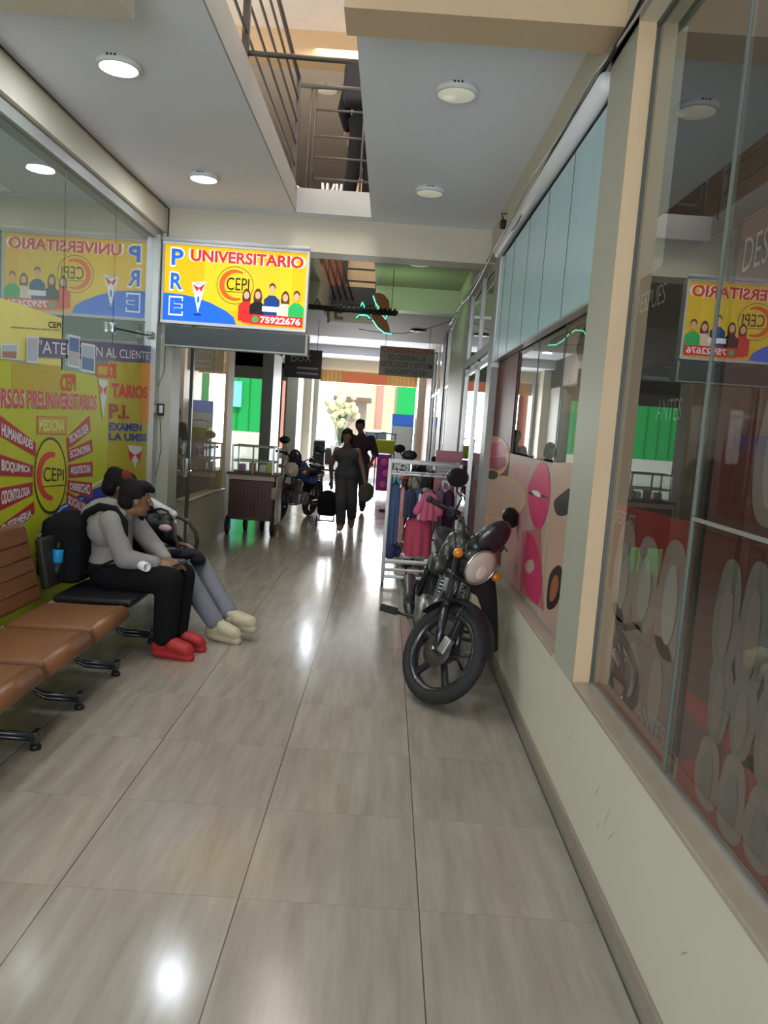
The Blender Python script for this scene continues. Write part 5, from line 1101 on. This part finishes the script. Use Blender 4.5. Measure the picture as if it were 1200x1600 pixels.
t = thing('led_sign', 'hanging LED letter sign on a dark bar with brown leaf and green lights', 'sign', (-.6, 9.0, 2.7))
NY = 9.2; ledm = mat('green_led', (.1, 1.0, .5), emit=2.2); brownb = flat('brown_letter_board', (.14, .09, .07)); leafm = flat('rust_leaf_board', (.24, .10, .03))
def N(px, py): return PY(px, py, NY)
k = MB(); a, b = N(470, 478), N(622, 490); k.tube([a, b], .032, 'black', 10)
for i in range(14): c = a.lerp(b, .3 + .05 * i); k.tube([c + V((0, -.02, -.035)), c + V((.02, 0, .045))], .018, 'black', 6)
k.build('bar', t)
for s_, q in (('A', [(486, 466), (506, 466), (506, 484), (486, 484)]), ('E', [(522, 474), (536, 475), (536, 500), (522, 499)]), ('T', [(506, 482), (520, 483), (520, 505), (506, 504)])):
    MB().text(s_, [N(*p) for p in q], brownb, .03).build('letter', t)
k = MB(); k.tube([a.lerp(b, .93), V((a.lerp(b, .93).x, NY, 3.4))], .004, 'steel', 6); k.build('hanger_wire', t); k = MB(); k.tube([a.lerp(b, .0), V((-1.06, NY, 3.4))], .004, 'steel', 6); k.build('hanger_wire', t)
k = MB(); k.text('A', [N(558, 470), N(578, 472), N(580, 500), (N(556, 498))], flat('dark_green_letter', (.02, .16, .08)), .02)
k.tube([N(557, 497), N(561, 492), N(574, 493), N(578, 498)], .007, ledm, 6); k.tube([N(562, 483), N(566, 472), N(571, 483)], .007, ledm, 6); k.build('lit_letter', t)
k = MB(); k.poly([N(*p) for p in ((583, 461), (590, 457), (600, 460), (608, 470), (609, 482), (603, 489), (594, 486), (586, 474))], leafm); k.poly([N(*p) for p in ((581, 492), (592, 490), (603, 498), (608, 510), (610, 522), (602, 520), (590, 510), (583, 502))], leafm); k.build('leaf', t)
k = MB(); k.tube([N(583, 462), N(587, 474), N(595, 485)], .006, ledm, 6); k.tube([N(582, 500), N(590, 512), N(600, 520), N(612, 522)], .006, ledm, 6); k.tube([N(597, 491), N(602, 499), N(606, 490)], .005, ledm, 6); k.build('led_strip', t)
L_ = bpy.data.lights.new('green_led_glow', 'AREA'); L_.size = .7; L_.size_y = .3; L_.shape = 'RECTANGLE'; L_.energy = 3.6; L_.color = (.5, 1, .38)
o = bpy.data.objects.new('green_led_glow', L_); o.location = (-.05, 9.32, 2.78); o.rotation_euler = (math.radians(140), 0, math.radians(-20)); COL.objects.link(o)
cable([(-.43, 9.2, 2.69), (.1, 9.6, 2.72), (.78, 10.2, 3.02)], .004, 'black', 'power_cable', 'thin cable from the LED sign to the right wall')

# ================================================================== STREET EXIT
t = thing('shop_fascia_board', 'ochre wooden fascia with red panel over the street exit', 'fascia', (-.5, 19.9, 2.6))
k = MB(); k.box((-1.83, 19.86, 2.60), (.66, 19.95, 2.90), flat('ochre_slatted_wood', (.55, .30, .10)))
for i in range(24): k.box((-1.8 + i * .104, 19.85, 2.61), (-1.79 + i * .104, 19.86, 2.89), flat('brown_groove', (.28, .14, .05)))
k.build('board', t)
k = MB(); k.box((-1.22, 19.83, 2.62), (-.12, 19.85, 2.84), flat('orange_red_panel', (.62, .16, .07))); k.build('red_panel', t)
t = thing('poster_stand', 'narrow black poster stand with white lettering at the left of the exit', 'poster stand', (-1.7, 18.6, 0))
k = MB(); k.box((-1.80, 18.6, .03), (-1.50, 18.64, 1.12), 'white', .005); k.build('frame', t)
k = MB(); k.box((-1.78, 18.59, .06), (-1.52, 18.6, 1.09), 'black'); k.build('sheet', t)
k = MB()
for i, (z, h, w) in enumerate(((.95, .05, .16), (.80, .03, .14), (.55, .06, .1), (.45, .05, .14), (.36, .04, .1), (.2, .03, .16))): k.box((-1.65 - w / 2, 18.586, z - h / 2), (-1.65 + w / 2, 18.59, z + h / 2), flat('cream_print', (.45, .40, .34)))
k.build('printed_figure', t)
t = thing('flower_arrangement', 'tall pale flower arrangement beside the street exit', 'flowers', (-1.5, 21.5, 0))
k = MB(); k.lathe((-1.4, 21.8, 0), (0, 0, 1), [(.12, 0), (.2, .05), (.14, .5), (.2, .9), (.0, .9)], 'white', 20); k.build('vase', t)
k = MB(); random.seed(3)
for i in range(34):
    a = random.random() * 6.3; r = random.random() * .5; k.ell((-1.35 + r * math.cos(a), 21.8 + .3 * r * math.sin(a), 1.5 + random.random() * .9), .07 + .05 * random.random(), flat('pale_yellow_petals', (.80, .78, .50), .8), n=8, k=6)
k.build('blossoms', t)
k = MB()
for i in range(26): a = random.random() * 6.3; r = random.random() * .5; k.tube([(-1.35, 21.8, .9), (-1.35 + r * math.cos(a) * .5, 21.8, 1.5), (-1.35 + r * math.cos(a), 21.8 + .1, 1.9)], .012, flat('dull_green_stems', (.15, .25, .10), .8), 5)
k.build('stems', t)
t = thing('kiosk', 'small dark framed kiosk on the pavement beyond the exit', 'kiosk', (-1.0, 26, 0))
k = MB(); k.box((-1.75, 26, 0), (-.75, 27, .9), flat('grey_kiosk_panel', (.3, .3, .32))); k.box((-1.7, 26.3, .9), (-.8, 27, 2.3), flat('pale_kiosk_goods', (.55, .45, .38))); k.box((-1.9, 25.8, 2.3), (-.65, 27, 2.45), flat('brown_kiosk_roof', (.25, .16, .12))); k.build('booth', t)
t = thing('waste_bin', 'blue plastic bin on the pavement at the left of the exit', 'bin', (-1.3, 21, 0))
k = MB(); k.lathe((-1.12, 20.9, -.02), (0, 0, 1), [(.17, 0), (.23, .75), (.25, .78), (.25, .82), (.0, .84)], flat('royal_blue_plastic', (.03, .08, .45), .4), 24); k.build('body', t)
t = thing('drinks_cooler', 'tall drinks cooler with blue header at the right of the exit', 'cooler', (.35, 19.3, 0))
k = MB(); k.box((.08, 19.1, 0), (.62, 19.6, 1.85), flat('cyan_cooler_side', (.12, .42, .62), .3), .01); k.build('cabinet', t)
k = MB(); k.box((.08, 19.08, 1.62), (.62, 19.1, 1.88), flat('blue_header', (.04, .12, .5), emit=.5)); k.build('header', t)
k = MB(); k.box((.11, 19.08, .3), (.59, 19.1, 1.58), flat('pale_cooler_door', (.5, .55, .6), .2)); k.build('glass_door', t)
t = thing('market_stall', 'stall with lime cover and purple pink printed front by the exit', 'stall', (-.1, 17.5, 0))
k = MB(); k.box((-.20, 17.2, .10), (.12, 17.6, .92), flat('purple_pink_print', (.35, .05, .38))); k.build('printed_front', t)
k = MB(); k.box((-.25, 17.2, .95), (.18, 17.7, 1.25), flat('lime_cover_cloth', (.40, .46, .04), .8), .03); k.build('cover', t)
k = MB()
for x in (-.24, .17): k.tube([(x, 17.25, 0), (x, 17.25, 1.4)], .012, 'steel')
k.tube([(-.3, 17.2, 1.38), (-.1, 17.15, 1.42), (.2, 17.2, 1.38)], .012, 'steel'); k.build('frame', t)
k = MB()
for i in range(3): k.lathe((-.04 + .05 * (i % 2), 17.19, .25 + .25 * i), (0, -1, 0), [(.05, 0), (.08, .004), (.06, .008)], flat('pink_ring_print', (.8, .15, .35)), 18)
k.build('print_rings', t)
for i, (x, y, cc, lb) in enumerate(((-.9, 29.2, (.6, .62, .66), 'pale car parked on the far side of the street'),)):
    t = thing('car', lb, 'car', (x, y, 0)); k = MB(); k.mi('white'); k.box((x - 2, y - .8, .3), (x + 2, y + .8, .85), None, .2); k.box((x - 1.1, y - .7, .8), (x + 1.0, y + .7, 1.4), None, .25); k.blob('bodywork', t, .05, 3, flat('silver_car_paint', cc, .25), 1)
    for a in (-1.25, 1.25): MB().lathe((x + a, y - .85, .3), (0, 1, 0), [(0, 0), (.2, 0), (.3, .03), (.3, .2), (0, .2)], 'black', 24).build('wheel', t)
    k = MB(); k.box((x - .95, y - .73, .95), (x + .85, y - .70, 1.3), flat('dark_car_glass', (.05, .06, .08), .1)); k.build('window', t)
